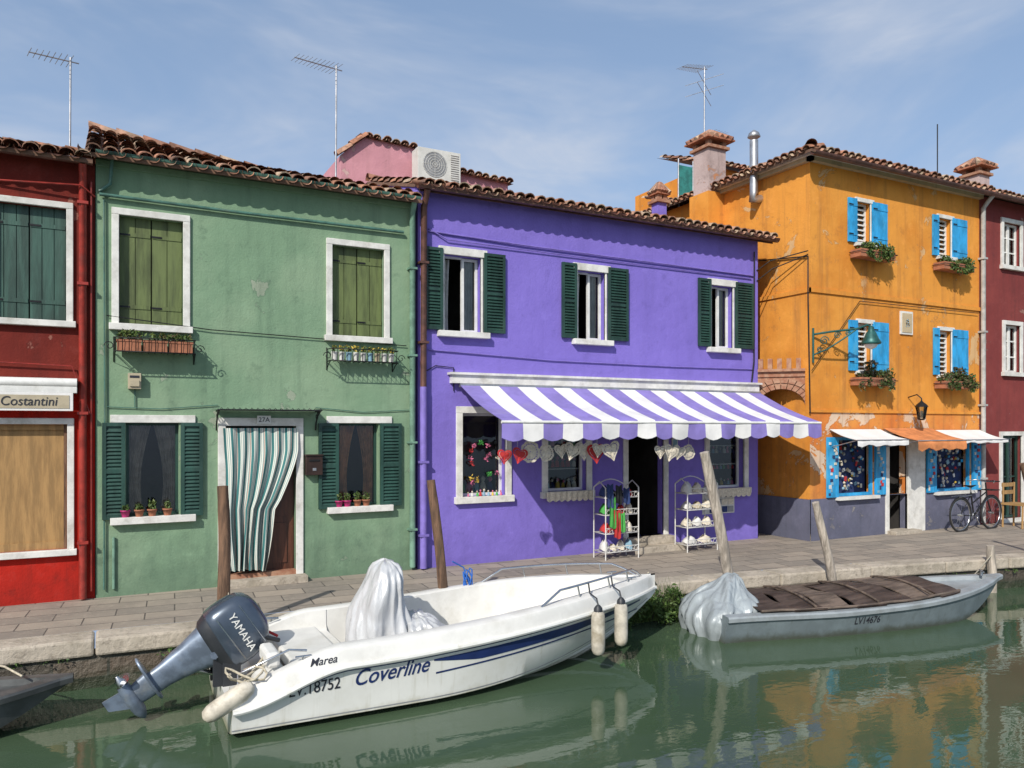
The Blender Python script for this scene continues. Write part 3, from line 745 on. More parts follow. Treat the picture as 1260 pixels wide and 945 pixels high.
for (x,m,z0,z1) in ((7.18,'greenc',.52,1.0),(7.27,'redc',.35,.8),(7.36,'greenc',.45,.75),(7.13,'bluec',.85,1.22),(7.3,'black',.9,1.2),(7.45,'bluec',.9,1.15)):
    rows=[]
    for j in range(8):
        v=j/7; rows.append([(x-.06-.02*v+.12*(1+.4*v)*i/8,10.25-.02*math.sin(i*1.9+v*2)-.01*v,z1+(z0-z1)*v+.02*math.sin(i)) for i in range(9)])
    b.grid(rows,m)
b.make('hanging_scarves')

# ============================================================ YELLOW HOUSE
Y0=10.25; XL=11.67; XR=16.91; ZE=7.22
yh=empty('yellow_house',(14.3,Y0,0))
Y1=(12.95,13.34,5.74,6.55); Y2=(15.48,15.90,5.74,6.55); Y3=(12.98,13.36,3.24,4.18); Y4=(15.50,15.91,3.24,4.18)
SW1=(12.38,13.45,.80,1.95); YD=(13.87,14.45,.05,2.0); SW2=(15.35,16.6,.78,1.95)
b=B(); wall(b,XL,XR,2.45,ZE,Y0,[Y1,Y2,Y3,Y4],'yellow'); wall(b,XL,XR,.78,2.45,Y0,[SW1,(YD[0],YD[1],.78,2.0),SW2],'yellow_low')
wall(b,XL,XR,-.1,.78,Y0-.02,[(YD[0],YD[1],.05,.78)],'slate'); b.box(XL-.02,XR,Y0-.02,Y0-.001,.78,.785,'slate')
b.quad((XL,Y0,.78),(XL,18,.78),(XL,18,ZE),(XL,Y0,ZE),'yellow'); b.quad((XL-.02,Y0-.02,-.1),(XL-.02,18,-.1),(XL-.02,18,.78),(XL-.02,Y0-.02,.78),'slate')
b.quad((XR,Y0,-.1),(XR,18,-.1),(XR,18,ZE),(XR,Y0,ZE),'yellow'); b.quad((XL,18,-.1),(XR,18,-.1),(XR,18,ZE),(XL,18,ZE),'yellow')
b.make('walls',yh)
b=B()
b.box(XL-.03,XR,Y0-.03,Y0-.002,4.68,4.76,'yellow'); b.box(XL-.03,XL-.002,Y0-.03,12.6,4.68,4.76,'yellow'); b.box(XL-.03,XR,Y0-.03,Y0-.002,2.42,2.47,'yellow')
b.box(XL-.1,XR,Y0-.1,Y0-.001,ZE-.1,ZE-.02,'cream'); b.box(XL-.1,XL-.001,Y0-.1,12.6,ZE-.1,ZE-.02,'cream')
b.box(XL-.16,XR,Y0-.16,Y0-.0,ZE-.02,ZE+.04,'white'); b.box(XL-.16,XL,Y0-.0,12.6,ZE-.02,ZE+.04,'white')
b.make('cornice',yh)
b=B(); ov=.28; pitch=.34; XM=(XL+XR)/2; half=XM-XL+ov
O=Vector((XL-ov,Y0-ov,ZE+.02)); hz=half*pitch
apx=Vector((XM,Y0-ov+half,ZE+.02+hz)); bk=Vector((XM,18,ZE+.02+hz)); O2=Vector((XR+.02,Y0-ov,ZE+.02))
b.poly([O,O2,(XR+.02,Y0-ov+half,ZE+.02+hz),apx],'tbase'); b.poly([O,apx,bk,(XL-ov,18,ZE+.02)],'tbase')
b.quad(O,O2,O2-Vector((0,0,.05)),O-Vector((0,0,.05)),'tbase'); b.quad(O,(XL-ov,18,ZE+.02),(XL-ov,18,ZE-.03),O-Vector((0,0,.05)),'tbase')
f=math.sqrt(1+pitch**2)
tiles(b,O,(1,0,0),(0,1,pitch),XR-XL+ov,half*f,clip=lambda a,u:a>u/f-.1)
tiles(b,O,(0,1,0),(1,0,pitch),8,half*f,clip=lambda a,u:a>u/f-.1)
ridge(b,O+Vector((0,0,.05)),apx+Vector((0,0,.04)))
b.make('roof',yh)
b=B()
def bars_(b,o): 
    sash(b,*o,Y0+.09,mull=0,fw=.035); room(b,*o,Y0+.16,.5)
    z=o[2]+.08
    while z<o[3]-.05:
        b.box(o[0]+.03,o[1]-.03,Y0+.085,Y0+.105,z,z+.03,'whitep'); z+=.1
for o in (Y1,Y2,Y3,Y4): bars_(b,o)
b.make('windows',yh)
b=B()
for o in (Y1,Y2,Y3,Y4): b.box(o[0]-.05,o[1]+.1,Y0-.03,Y0+.02,o[3],o[3]+.08,'white'); b.box(o[0]-.08,o[1]+.1,Y0-.1,Y0+.02,o[2]-.07,o[2],'white')
for o in (Y1,Y2,Y3,Y4): b.box(o[0]-.03,o[0],Y0-.02,Y0+.02,o[2],o[3],'white'); b.box(o[1],o[1]+.03,Y0-.02,Y0+.02,o[2],o[3],'white')
b.box(14.45,14.99,Y0-.05,Y0+.03,.0,1.9,'white'); b.box(13.77,13.87,Y0-.05,Y0+.03,.0,2.0,'white'); b.box(13.77,14.99,Y0-.055,Y0+.03,2.0,2.1,'white'); b.box(13.8,14.6,Y0-.25,Y0+.1,-.02,.07,'edge')
b.make('stone_surrounds',yh,bevel=.005)
b=B()
for o,(l,r) in ((Y1,((12.68,12.93),(13.38,13.82))),(Y2,((15.26,15.46),(15.92,16.42))),(Y3,((12.70,12.95),(13.40,13.86))),(Y4,((15.29,15.48),(15.93,16.46)))):
    plankshut(b,l[0],l[1],o[2],o[3]+.04,Y0,'blue',2); plankshut(b,r[0],r[1],o[2],o[3]+.04,Y0,'blue',3)
b.make('shutters',yh)
def winbox(x0,x1,z,Y,mats,n):
    b=B(); b.box(x0,x1,Y-.27,Y-.03,z,z+.15,'terra'); b.box(x0+.02,x1-.02,Y-.25,Y-.05,z+.151,z+.155,'soil')
    b.tube([(x0-.02,Y-.02,z+.1),(x0-.02,Y-.3,z+.1),(x1+.02,Y-.3,z+.1),(x1+.02,Y-.02,z+.1)],.008,'black',5)
    for i in range(n): b.leaves((U(x0,x1),Y-.17+U(-.06,.06),z+.18+U(-.03,.08)),(.17,.12,.12),80,.034,mats)
    for i in range(n): b.leaves((U(x0,x1),Y-.3,z+.04+U(-.06,.06)),(.12,.05,.12),40,.034,mats)
    b.make('flower_box')
winbox(12.74,13.75,5.42,Y0,leafs,10); winbox(15.28,16.3,5.42,Y0,leafs,10); winbox(12.74,13.75,2.95,Y0,dryl+leafs[:2],10); winbox(15.32,16.36,2.95,Y0,dryl+leafs[:2],13)
b=B(); b.leaves((13.1,Y0-.2,3.35),(.2,.1,.12),110,.04,dryl); b.leaves((15.9,Y0-.2,3.3),(.3,.1,.16),150,.04,dryl); b.make('trailing_plant')
b=B(); b.box(14.24,14.62,Y0-.03,Y0-.0,4.03,4.5,'white'); b.box(14.28,14.58,Y0-.04,Y0-.03,4.07,4.46,'cream'); b.leaves((14.43,Y0-.04,4.27),(.08,.01,.12),40,.03,[M['tan'],M['skyc']]); b.make('wall_plaque')
def shop(o):
    b=B(); fr='blue'
    b.box(o[0],o[1],Y0+.2,Y0+.22,o[2],o[3],'bluec')
    sash(b,*o,Y0+.02,fr,0,0,.06,glass=False)
    leaf=.32
    for x0,x1 in ((o[0]-leaf+.02,o[0]-.0),(o[1],o[1]+leaf-.02)):
        b.box(x0,x1,Y0-.06,Y0-.02,o[2],o[3],fr)
        for k in range(16):
            xx=U(x0+.02,x1-.09); zz=o[2]+.04+(o[3]-o[2]-.12)*k/16
            b.box(xx,xx+U(.04,.07),Y0-.068-.001*k,Y0-.06,zz,zz+U(.04,.08),random.choice(['whitew','skyc','redc','skyc','bluec','lace','whitew']))
    for k in range(95):
        xx=U(o[0]+.09,o[1]-.09); zz=U(o[2]+.1,o[3]-.08); m=random.choice(['whitew','skyc','lace','whitew','lace','rub','redc','yelc','blue','bluec','room','room','beige'])
        T=Matrix.Translation((xx,Y0+.10+.0009*k,zz))@Matrix.Rotation(U(-.5,.5),4,'Y'); w_=U(.018,.042); h_=U(.02,.05)
        if R()<.6: b.box(-w_,w_,0,.015,-h_,h_,m,T)
        else: b.lathe((xx,Y0+.12,zz),[(.01,-.02),(w_,-.01),(w_*1.1,.0),(.015,.02)],m,9,Matrix.Rotation(math.pi/2,3,'X'))
    b.box(o[0]-.05,o[1]+.05,Y0-.12,Y0+.02,o[2]-.06,o[2],'white')
    b.make('souvenir_shop_window',yh)
shop(SW1); shop(SW2)
b=B(); room(b,*YD,Y0+.16,1.5); b.box(YD[0],YD[0]+.18,Y0+.1,Y0+.14,.05,2.0,'wood'); b.make('doorway',yh)
def smallaw(x0,x1,z1,dz,proj,m,val,name='shop_awning'):
    b=B(); rows=[]
    for j in range(8):
        v=j/7; rows.append([(x0+(x1-x0)*i/14,Y0-.02-proj*v,z1-dz*v-.03*math.sin(math.pi*v)-.012*math.sin(i*1.3)*v) for i in range(15)])
    for q in (.5,1): rows.append([(x0+(x1-x0)*i/14,Y0-.025-proj-.01*math.sin(i*2),z1-dz-val*q*(1+.15*math.sin(i*1.57))-.012*math.sin(i*1.3)) for i in range(15)])
    b.grid(rows,m); b.grid([[(p[0],p[1]+.004,p[2]-.006) for p in r] for r in rows],m)
    b.tube([(x0,Y0-.02-proj,z1-dz),(x1,Y0-.02-proj,z1-dz)],.013,'alu',6)
    b.tube([(x0+.02,Y0,z1-dz-.15),(x0+.02,Y0-proj,z1-dz)],.01,'alu',6); b.tube([(x1-.02,Y0,z1-dz-.15),(x1-.02,Y0-proj,z1-dz)],.01,'alu',6)
    b.make(name)
smallaw(12.18,13.62,2.10,.20,.62,'awhite',.1); smallaw(13.72,15.22,2.12,.24,.75,'aorange',.17); smallaw(15.26,16.9,2.08,.20,.6,'awhite',.06)
b=B()
b.tube([(11.72,Y0-.03,3.35),(11.72,Y0-.03,4.0)],.02,'teal',8)
b.tube([(11.72,Y0-.05,3.88),(12.0,Y0-.2,3.93),(12.4,Y0-.45,3.98),(12.55,Y0-.55,4.05),(12.62,Y0-.58,4.02)],.02,'teal',8)
b.tube([(11.72,Y0-.05,3.5),(11.95,Y0-.15,3.6),(12.2,Y0-.32,3.8),(12.38,Y0-.44,3.96)],.015,'teal',8)
for (cx,cy,cz,r) in ((11.9,.13,3.76,.09),(12.1,.26,3.86,.07),(12.26,.36,3.9,.05),(11.83,.08,3.6,.05)):
    b.tube([(cx+r*(1-t/22)*math.cos(t*.6)*.85,Y0-cy-r*(1-t/22)*math.cos(t*.6)*.5,cz+r*(1-t/22)*math.sin(t*.6)) for t in range(18)],.010,'teal',5)
b.lathe((12.62,Y0-.58,3.68),[(.03,.0),(.17,.01),(.18,.04),(.13,.12),(.09,.22),(.06,.26),(.05,.33),(.01,.36)],'teal',18)
b.lathe((12.62,Y0-.58,3.60),[(.03,0),(.09,.03),(.12,.085)],'awhite',14)
b.make('wall_street_lamp')
b=B(); lx,ly=14.5,Y0-.3
b.tube([(lx,Y0-.01,2.75),(lx,Y0-.2,2.8),(lx,ly,2.72),(lx,ly,2.66)],.012,'black',6)
b.lathe((lx,ly,2.28),[(.04,0),(.07,.02),(.07,.03)],'black',6); b.lathe((lx,ly,2.31),[(.06,0),(.10,.24)],'glass',6); b.lathe((lx,ly,2.55),[(.13,0),(.09,.05),(.03,.1),(.01,.13)],'black',6)
for k in range(6): b.tube([(lx+.065*math.cos(k*1.047),ly+.065*math.sin(k*1.047),2.3),(lx+.105*math.cos(k*1.047),ly+.105*math.sin(k*1.047),2.56)],.007,'black',4)
b.lathe((lx,ly,2.33),[(.02,0),(.035,.06),(.02,.14)],'lace',8)
b.make('wall_lantern')
b=B()
b.tube([(XL-.03,Y0-.03,2.4),(XL-.03,Y0+.02,4.6),(XL-.03,Y0+.02,5.35),(XL-.03,11.5,5.5)],.014,'black',6)
b.tube([(XL-.05,Y0+.0,5.45),(XL-.35,10.9,5.35),(11.05,10.98,5.15)],.012,'black',5); b.tube([(XL-.05,Y0+.0,5.38),(XL-.3,10.9,5.2),(11.05,10.98,4.95)],.012,'black',5)
b.tube([(XL,Y0-.04,3.2),(13.,Y0-.04,4.6),(16.8,Y0-.05,4.62)],.008,'black',5)
b.tube([(XR-.0,Y0-.32,ZE-.05),(XR+.02,Y0-.08,ZE-.3),(XR+.02,Y0-.08,.05)],.05,'greypipe',10)
for z in (1,2.6,4.2,5.8): b.box(XR-.05,XR+.09,Y0-.14,Y0,z,z+.04,'greypipe')
halfgutter(b,XL-ov,XR+8,Y0-ov-.04,ZE-.04,.07,'brownpipe')
b.make('gutter_and_cables',yh)
b=B(); b.box(13.4,15.2,15,18,6.9,8.75,'yellow'); b.box(11.75,12.85,15.0,15.25,5.5,7.62,'yellow'); b.make('rear_storey',yh)
b=B(); tiles(b,(13.3,14.75,8.75),(1,0,0),(0,1,.36),2.0,2.2); b.quad((13.3,14.75,8.74),(15.3,14.75,8.74),(15.3,16.9,9.5),(13.3,16.9,9.5),'tbase')
tiles(b,(11.65,14.85,7.62),(1,0,0),(0,1,.3),1.3,.6); b.make('rear_roof',yh)
def chimney(x,y,w,z0,z1,m,lowm=None,zl=None,capw=.14):
    b=B(); h=w/2
    if lowm: b.box(x-h-.06,x+h+.06,y-h-.06,y+h+.06,z0,zl,lowm); z0=zl
    b.box(x-h,x+h,y-h,y+h,z0,z1,m)
    b.box(x-h-.06,x+h+.06,y-h-.06,y+h+.06,z1,z1+.06,'brick'); 
    for sx_ in(-1,1):
        for sy_ in (-1,1): b.box(x+sx_*(h-.04)-.05,x+sx_*(h-.04)+.05,y+sy_*(h-.04)-.05,y+sy_*(h-.04)+.05,z1+.06,z1+.17,'brick')
    c=h+capw
    b.box(x-c,x+c,y-c,y+c,z1+.17,z1+.20,'terra')
    top=(x,y,z1+.48)
    q=[(x-c,y-c,z1+.2),(x+c,y-c,z1+.2),(x+c,y+c,z1+.2),(x-c,y+c,z1+.2)]
    for i in range(4): b.poly([q[i],q[(i+1)%4],top],'terra')
    for i in range(4):
        a=Vector(q[i]);e=Vector(q[(i+1)%4]);n=5
        for k in range(n):
            p=a+(e-a)*(k+.5)/n; t_=Vector(top); t2=p+(t_-p)*.85
            b.tube([p+Vector((0,0,.01)),t2],.055,random.choice(tiles_m),8,.03)
    return b.make('chimney')
chimney(11.55,12.85,.48,5.6,8.1,'chim','yellow',7.15)
chimney(18.35,11.2,.4,7.2,8.1,'chim')
chimney(10.3,13.0,.22,6.3,6.85,'purple',capw=.06)
b=B(); fx_,fy=11.5,11.5
b.tube([(XL,fy,6.75),(fx_-.05,fy,6.72),(fx_,fy,6.85),(fx_,fy,7.9)],.085,'alu',12); b.lathe((fx_,fy,7.95),[(.1,0),(.13,.02),(.1,.1),(.02,.16)],'alu',12); b.tube([(fx_,fy,7.35),(fx_,fy,7.40)],.1,'alu',12); b.make('metal_flue')
b=B(); b.box(12.15,12.6,14.6,14.63,7.7,8.45,'tealnet'); b.tube([(12.15,14.6,7),(12.15,14.6,8.6)],.02,'alu',6); b.tube([(12.6,14.6,7),(12.6,14.6,8.6)],.02,'alu',6); b.make('netting_screen')
# ---- brick arch in the alley
b=B(); A0=Vector((11.09,10.99,0)); A1=Vector((11.665,10.36,0)); dd=(A1-A0); LW=dd.length; dd.normalize(); nn=Vector((dd.y,-dd.x,0))
def ap(u,z,d=0): return A0+dd*u+nn*d+Vector((0,0,z))
n=14; r=LW/2
for i in range(n):
    t0=math.pi*i/n;t1=math.pi*(i+1)/n-.03
    for (ra,rb,dp) in ((r-.0,r+.14,.03),(r+.15,r+.27,.05)):
        q=[(r-ra*math.cos(t),2.55+ra*math.sin(t)*.75) for t in (t0,t1)]+[(r-rb*math.cos(t),2.55+rb*math.sin(t)*.75) for t in (t1,t0)]
        q=[(min(max(u,0),LW),z) for u,z in q]
        f=[ap(u,z,dp) for u,z in q]; g=[ap(u,z,-.22) for u,z in q]
        b.add(f+g,[(0,1,2,3),(7,6,5,4),(0,4,5,1),(1,5,6,2),(2,6,7,3),(3,7,4,0)],'brick')
for i in range(16):
    u0=LW*i/16;u1=LW*(i+1)/16
    def za(u): 
        c=(u-r)/(r+.0001); return 2.55+math.sqrt(max(0,1-c*c))*.75*(r+.1)
    q=[(u0,za(u0)),(u1,za(u1)),(u1,3.2),(u0,3.2)]
    f=[ap(u,z,0) for u,z in q]; g=[ap(u,z,-.2) for u,z in q]
    b.add(f+g,[(0,1,2,3),(7,6,5,4),(0,4,5,1),(2,6,7,3)],'brick')
def bk_(u0,u1,z0,z1,d0,d1):
    f=[ap(u0,z0,d0),ap(u1,z0,d0),ap(u1,z1,d0),ap(u0,z1,d0)];g=[ap(u0,z0,d1),ap(u1,z0,d1),ap(u1,z1,d1),ap(u0,z1,d1)]
    b.add(f+g,[(0,1,2,3),(7,6,5,4),(0,4,5,1),(1,5,6,2),(2,6,7,3),(3,7,4,0)],'brick')
bk_(0,LW,3.2,3.25,.06,-.26)
for k in range(5): bk_(k*LW/5+.01,k*LW/5+LW/10+.01,3.25,3.45,.02,-.2)
bk_(-.0,LW,3.1,3.14,.03,-.23)
b.make('brick_arch')
b=B(); b.quad((11.09,15,-.05),(11.67,15,-.05),(11.67,15,6),(11.09,15,6),'cream'); b.make('alley_end_wall')
# ============================================================ DARK RED HOUSE
dh=empty('dark_red_house',(19,Y0,0))
ops=[(17.80,18.45,5.78,6.75),(17.86,18.45,3.38,4.45),(17.75,18.5,.08,1.95),(20.2,20.9,5.78,6.75),(20.2,20.9,3.38,4.45),(20.0,21.2,.8,1.95)]
b=B(); wall(b,XR,25,-.1,7.22,Y0+.01,ops,'dred'); b.make('front_wall',dh)
gable(dh,XR,25,Y0+.01,7.3,13.5,8.2,17,sidem='dred',verge=(0,.1))
b=B()
for o in ops: frame(b,*o,Y0+.01,.09)
b.make('window_surrounds',dh)
b=B()
for o in ops[:2]+ops[3:5]:
    room(b,*o,Y0+.16,.5); sash(b,*o,Y0+.08,'whitep',1,2,.05)
for o in (ops[2],ops[5]): room(b,*o,Y0+.16,.8); sash(b,*o,Y0+.08,'gshut',1,1,.06)
b.make('windows',dh)
# ============================================================ PINK HOUSE behind + AC
pk=empty('pink_house',(5.9,15,0))
b=B()
b.poly([(4.05,15,0),(5.6,15,0),(5.6,15,7.86),(4.55,15,7.92),(4.05,15,7.5)],'pink'); b.quad((4.05,15,0),(4.05,18,0),(4.05,18,7.5),(4.05,15,7.5),'pink')
b.quad((5.6,15.02,0),(7.75,15.02,0),(7.75,15.02,7.46),(5.6,15.02,7.56),'pink'); b.quad((7.75,15.02,0),(7.75,18,0),(7.75,18,7.46),(7.75,15.02,7.46),'pink'); b.make('walls',pk)
b=B()
tiles(b,(4.5,14.95,7.92),(1,0,-.05),(0,1,.12),1.15,1.0); b.quad((4.5,14.95,7.91),(5.65,14.95,7.85),(5.65,16.5,8.05),(4.5,16.5,8.1),'tbase')
tiles(b,(5.6,14.93,7.56),(1,0,-.047),(0,1,.12),2.25,1.0); b.quad((5.6,14.93,7.55),(7.85,14.93,7.45),(7.85,16.2,7.6),(5.6,16.2,7.7),'tbase')
ridge(b,(3.98,14.98,7.44),(4.55,14.98,7.93),.09)
b.make('roof',pk)
b=B(); ax0,ax1,ay0,ay1,az0,az1=5.45,6.37,14.45,14.8,7.08,7.72
b.box(ax0,ax1,ay0,ay1,az0,az1,'ac'); 
c=Vector((5.81,ay0-.006,7.41)); 
for rr in (.05,.1,.15,.2,.25): b.tube([c+Vector((rr*math.cos(t*.3),0,rr*math.sin(t*.3))) for t in range(22)],.006,'ac',4)
for k in range(8): b.tube([c,c+Vector((.26*math.cos(k*.785),0,.26*math.sin(k*.785)))],.005,'ac',4)
b.lathe(c+Vector((0,.004,0)),[(.26,0),(.26,.002)],'rub',24,Matrix.Rotation(math.pi/2,3,'X'))
for k in range(12): b.box(6.15,6.33,ay0-.012,ay0-.002,7.15+k*.045,7.165+k*.045,'greypipe')
b.tube([(5.55,14.5,7.1),(5.55,15.0,6.9)],.015,'black',5);b.tube([(6.25,14.5,7.1),(6.25,15.0,6.9)],.015,'black',5)
b.make('air_conditioner',bevel=.01)
# ============================================================ ANTENNAS
def antenna(x,y,z0,z1,dirx,L,els,tilt=0,name='tv_antenna',extra=False):
    b=B(); b.tube([(x,y,z0),(x+.01,y,z1)],.016,'alu',6)
    d=Vector((dirx,-.25,tilt)).normalized(); s=Vector((.25*1,dirx,0)).normalized()
    p=Vector((x,y,z1-.06)); b.tube([p-d*.12,p+d*L],.01,'alu',5)
    for k in range(els):
        q=p+d*L*(k/(els-1))*.98; l=.15+.09*(1-k/els)
        b.tube([q-s*l,q+s*l],.005,'alu',4)
    if extra:
        for zz in (z1-.35,z1-.6):
            q=Vector((x,y,zz)); b.tube([q-Vector((.38,.2,-.1)),q+Vector((.38,.2,-.14))],.007,'alu',4); b.tube([q-Vector((.25,-.35,.0)),q+Vector((.25,-.35,.1))],.006,'alu',4)
    b.make(name)
antenna(-.5,13.0,5.9,7.55,-1,.52,8,-.05); antenna(3.42,13.0,6.0,8.28,-1,.75,11,-.05)
antenna(11.8,13.3,8.0,10.2,-1,.85,10,-.25,extra=True)
b=B(); b.tube([(18.1,12,7.6),(18.1,12,9.6)],.015,'black',6); b.make('roof_mast')
antenna(14.3,15.5,9.0,9.9,-1,.4,5)
# ============================================================ GROUND, PAVEMENT, QUAY, WATER
qp=[(-40,10.9),(-15,9.6),(-6,9.17),(-.93,8.93),(2.19,8.79),(4.8,8.6),(7.46,8.35),(10.4,7.92),(13.42,7.39),(18,6.35),(26,4.2),(45,-2)]
def qy(x):
    for (a,b_),(c,d) in zip(qp,qp[1:]):
        if a<=x<=c: return b_+(d-b_)*(x-a)/(c-a)
    return 8
b=B(); ins=.36
for (a,b_),(c,d) in zip(qp,qp[1:]): b.quad((a,b_+ins,0),(c,d+ins,0),(c,19,0),(a,19,0),'slab')
b.make('pavement',center=False)
b=B()
b.poly([(-400,19,-.004)]+[(400,19,-.004),(400,900,-.004),(-400,900,-.004)],'ground')
b.poly([(45,-2,-.004),(400,-60,-.004),(400,19,-.004),(45,19,-.004)],'ground'); b.poly([(-400,12,-.004),(-40,10.9,-.004),(-40,19,-.004),(-400,19,-.004)],'ground')
b.make('ground',center=False)
b=B(); x=-15
while x<30:
    L=U(1.1,1.7); x2=x+L-.012; y0=qy(x);y1=qy(x2); dz=U(-.006,.006); o_=U(-.01,.01)
    f=[(x,y0-.04+o_,-.17),(x2,y1-.04+o_,-.17),(x2,y1-.04+o_,.008+dz),(x,y0-.04+o_,.008+dz)]
    g=[(x,y0+ins-.004,-.17),(x2,y1+ins-.004,-.17),(x2,y1+ins-.004,.008+dz),(x,y0+ins-.004,.008+dz)]
    b.add(f+g,[(0,1,2,3),(7,6,5,4),(3,2,6,7),(0,4,5,1),(0,3,7,4),(1,5,6,2)],'edge'); x+=L
b.make('quay_edge_stones',bevel=.025)
b=B()
for (a,b_),(c,d) in zip(qp,qp[1:]): b.quad((a,b_+.01,-1.6),(c,d+.01,-1.6),(c,d+.01,-.1),(a,b_+.01,-.1),'quay')
b.make('quay_wall',center=False)
b=B(); b.quad((-500,-500,-.5),(500,-500,-.5),(500,9.9,-.5),(-500,9.9,-.5),'water'); b.make('canal_water',center=False)
b=B(); b.quad((-60,-500,-2.2),(60,-500,-2.2),(60,12,-2.2),(-60,12,-2.2),'soil'); b.make('canal_bed',center=False)

# ============================================================ MOORING POLES
def pole(p0,p1,r,m):
    b=B(); p0=Vector(p0);p1=Vector(p1); rows=[]
    ax=(p1-p0).normalized(); s=ax.cross(Vector((0,1,0))).normalized(); u=s.cross(ax)
    for t in range(25):
        q=t/24; c=p0+(p1-p0)*q+Vector((.014*math.sin(q*9),.01*math.cos(q*14),0)); rr=r*(1.1-.2*q)*(.93 if t>22 else 1)
        rows.append([c+(s*math.cos(a*.3927)+u*math.sin(a*.3927))*rr*(1+.09*noise.noise(Vector((math.cos(a*.3927)*1.5,math.sin(a*.3927)*1.5,q*6+p0.x)))) for a in range(16)])
    b.grid(rows,m,True,True); b.poly(rows[-1],m); b.make('mooring_pole')
pole((1.13,8.62,-1.6),(1.07,8.70,1.52),.068,'wood'); pole((3.74,8.42,-1.6),(3.36,8.5,1.52),.06,'wood')
pole((8.05,8.1,-1.4),(7.2,8.12,1.80),.075,'wood2'); pole((9.85,7.85,-1.4),(9.1,7.9,1.05),.062,'wood2')
pole((12.6,7.38,-1.2),(12.5,7.4,.25),.07,'wood2'); pole((14.1,7.1,-1),(13.2,7.3,1.55),.05,'wood')

# ============================================================ MOTORBOAT
WZ=-.5
def sm(x): x=max(0,min(1,x)); return x*x*(3-2*x)
class Hull:
    def __init__(s,x0,L,yc,hb): s.x0=x0;s.L=L;s.yc=yc;s.hb=hb
    def b(s,t): return max(.015,s.hb*(1-max(0,(t-.42)/.58)**2.4)*(.965+.035*min(1,t/.3)))
    def g(s,t): return .42+.26*sm(t/.2)+.15*sm((t-.2)/.65)
    def c(s,t): return .05+.52*max(0,(t-.35)/.65)**2.2
    def k(s,t): return -.2+.80*max(0,(t-.62)/.38)**2.0
    def bc(s,t): 
        q=max(0,(t-.35)/.65); return s.b(t)*(.90-.5*q**1.4)
    def side(s,t,z):
        a=s.c(t)+.012; e=s.g(t)-.19; y0=s.bc(t)+.03*(1-t); y1=max(.01,s.b(t)-.03); q=(z-a)/(e-a)
        return y0+(y1-y0)*q-.012*(1-t)*(1-abs(2*q-1))
    def P(s,t,y,z,sg): return Vector((s.x0+s.L*t,s.yc+sg*y,WZ+z))
H=Hull(.92,5.08,7.66,.90)
def floor_(t):
    g=H.g(t)
    if t<.055: return .26
    if t<.10: return g-.10
    if t<.23: return g-.22
    if t<.60: return .14
    if t<.64: return .14+(g-.36-.14)*(t-.60)/.04
    if t<.86: return g-.32
    if t<.88: return g-.32+.30*(t-.86)/.02
    return g-.015
mbt=empty('motorboat',(3.4,7.66,WZ))
ts=sorted(set([i/80 for i in range(81)]+[.054,.056,.099,.101,.229,.231,.599,.601,.64,.86,.88,.995]))
b=B(); inner=B()
for sg in (-1,1):
    ro=[];ri=[];rr_=[]
    for t in ts:
        bb_,g,c,k,bc=H.b(t),H.g(t),H.c(t),H.k(t),H.bc(t)
        k=min(k,g-.2); c=max(c,k+.004); e=g-.19; zm_=(c+.012+e)/2
        p=[(0,k),(bc*.33,k+(c-k)*.30),(bc*.34,k+(c-k)*.38),(bc*.66,k+(c-k)*.64),(bc*.67,k+(c-k)*.73),(bc,c),(bc+.03*(1-t),c+.012),(max(.01,H.side(t,zm_)),zm_),(max(.01,bb_-.03),e)]
        ro.append([H.P(t,y,z,sg) for y,z in p])
        rr_.append([H.P(t,y,z,sg) for y,z in ((max(.01,bb_-.03),e),(bb_+.022,e+.004),(bb_+.03,e+.022),(bb_+.022,e+.04),(max(.01,bb_-.01),e+.044))])
        f=floor_(t); m1=lambda q:max(.004,q)
        q=[(m1(bb_-.01),e+.044),(m1(bb_-.03),g-.045),(m1(bb_-.045),g-.015),(m1(bb_-.075),g),(m1(bb_-.2),g+.004),(m1(bb_-.225),g-.01),(m1(bb_-.24),min(g-.015,f+.05)),(m1(bb_-.27),min(g-.015,f)),(0,min(g-.01,f))]
        ri.append([H.P(t,y,z,sg) for y,z in q])
    b.grid(ro,'gel'); b.grid(rr_,'gel',False); inner.grid(ri,'gelin')
    tr=ro[0]+rr_[0]+ri[0]; b.poly(tr if sg<0 else tr[::-1],'gel')
ho=b.make('hull',mbt); io=inner.make('deck',mbt)
for o in (ho,io):
    for p in o.data.polygons: p.use_smooth=True
    md=o.modifiers.new('es','EDGE_SPLIT'); md.split_angle=math.radians(32)
b=B()
def strip(b,t0,t1,zf0,zf1,m,sg,n=40,off=.004):
    rows=[]
    for i in range(n+1):
        t=t0+(t1-t0)*i/n; z0=zf0(t);z1=zf1(t); rows.append([H.P(t,H.side(t,z)+off,z,sg) for z in (z0,(z0+z1)/2,z1)])
    b.grid(rows,m)
for sg in (-1,1):
    top=lambda t:H.g(t)-.19-.055
    strip(b,.355,.93,lambda t:top(t)-.012-.085*min(1,(t-.35)/.10)*min(1,(.94-t)/.25),top,'navy',sg)
    strip(b,.36,.93,lambda t:top(t)-.135-.02*(1-t),lambda t:top(t)-.118-.02*(1-t),'navy',sg)
    strip(b,.11,.93,lambda t:top(t)+.028,lambda t:top(t)+.036,'navy',sg)
    strip(b,.0,.97,lambda t:H.c(t)+.03,lambda t:H.c(t)+.04,'rub',sg,off=.003)
b.make('vinyl_stripes',mbt)
def onside(x0,z0,slope=0):
    def f(u,v):
        x=x0+u; t=(x-H.x0)/H.L; z=z0+v+slope*u; return H.P(t,H.side(t,z)+.005,z,-1)
    return f
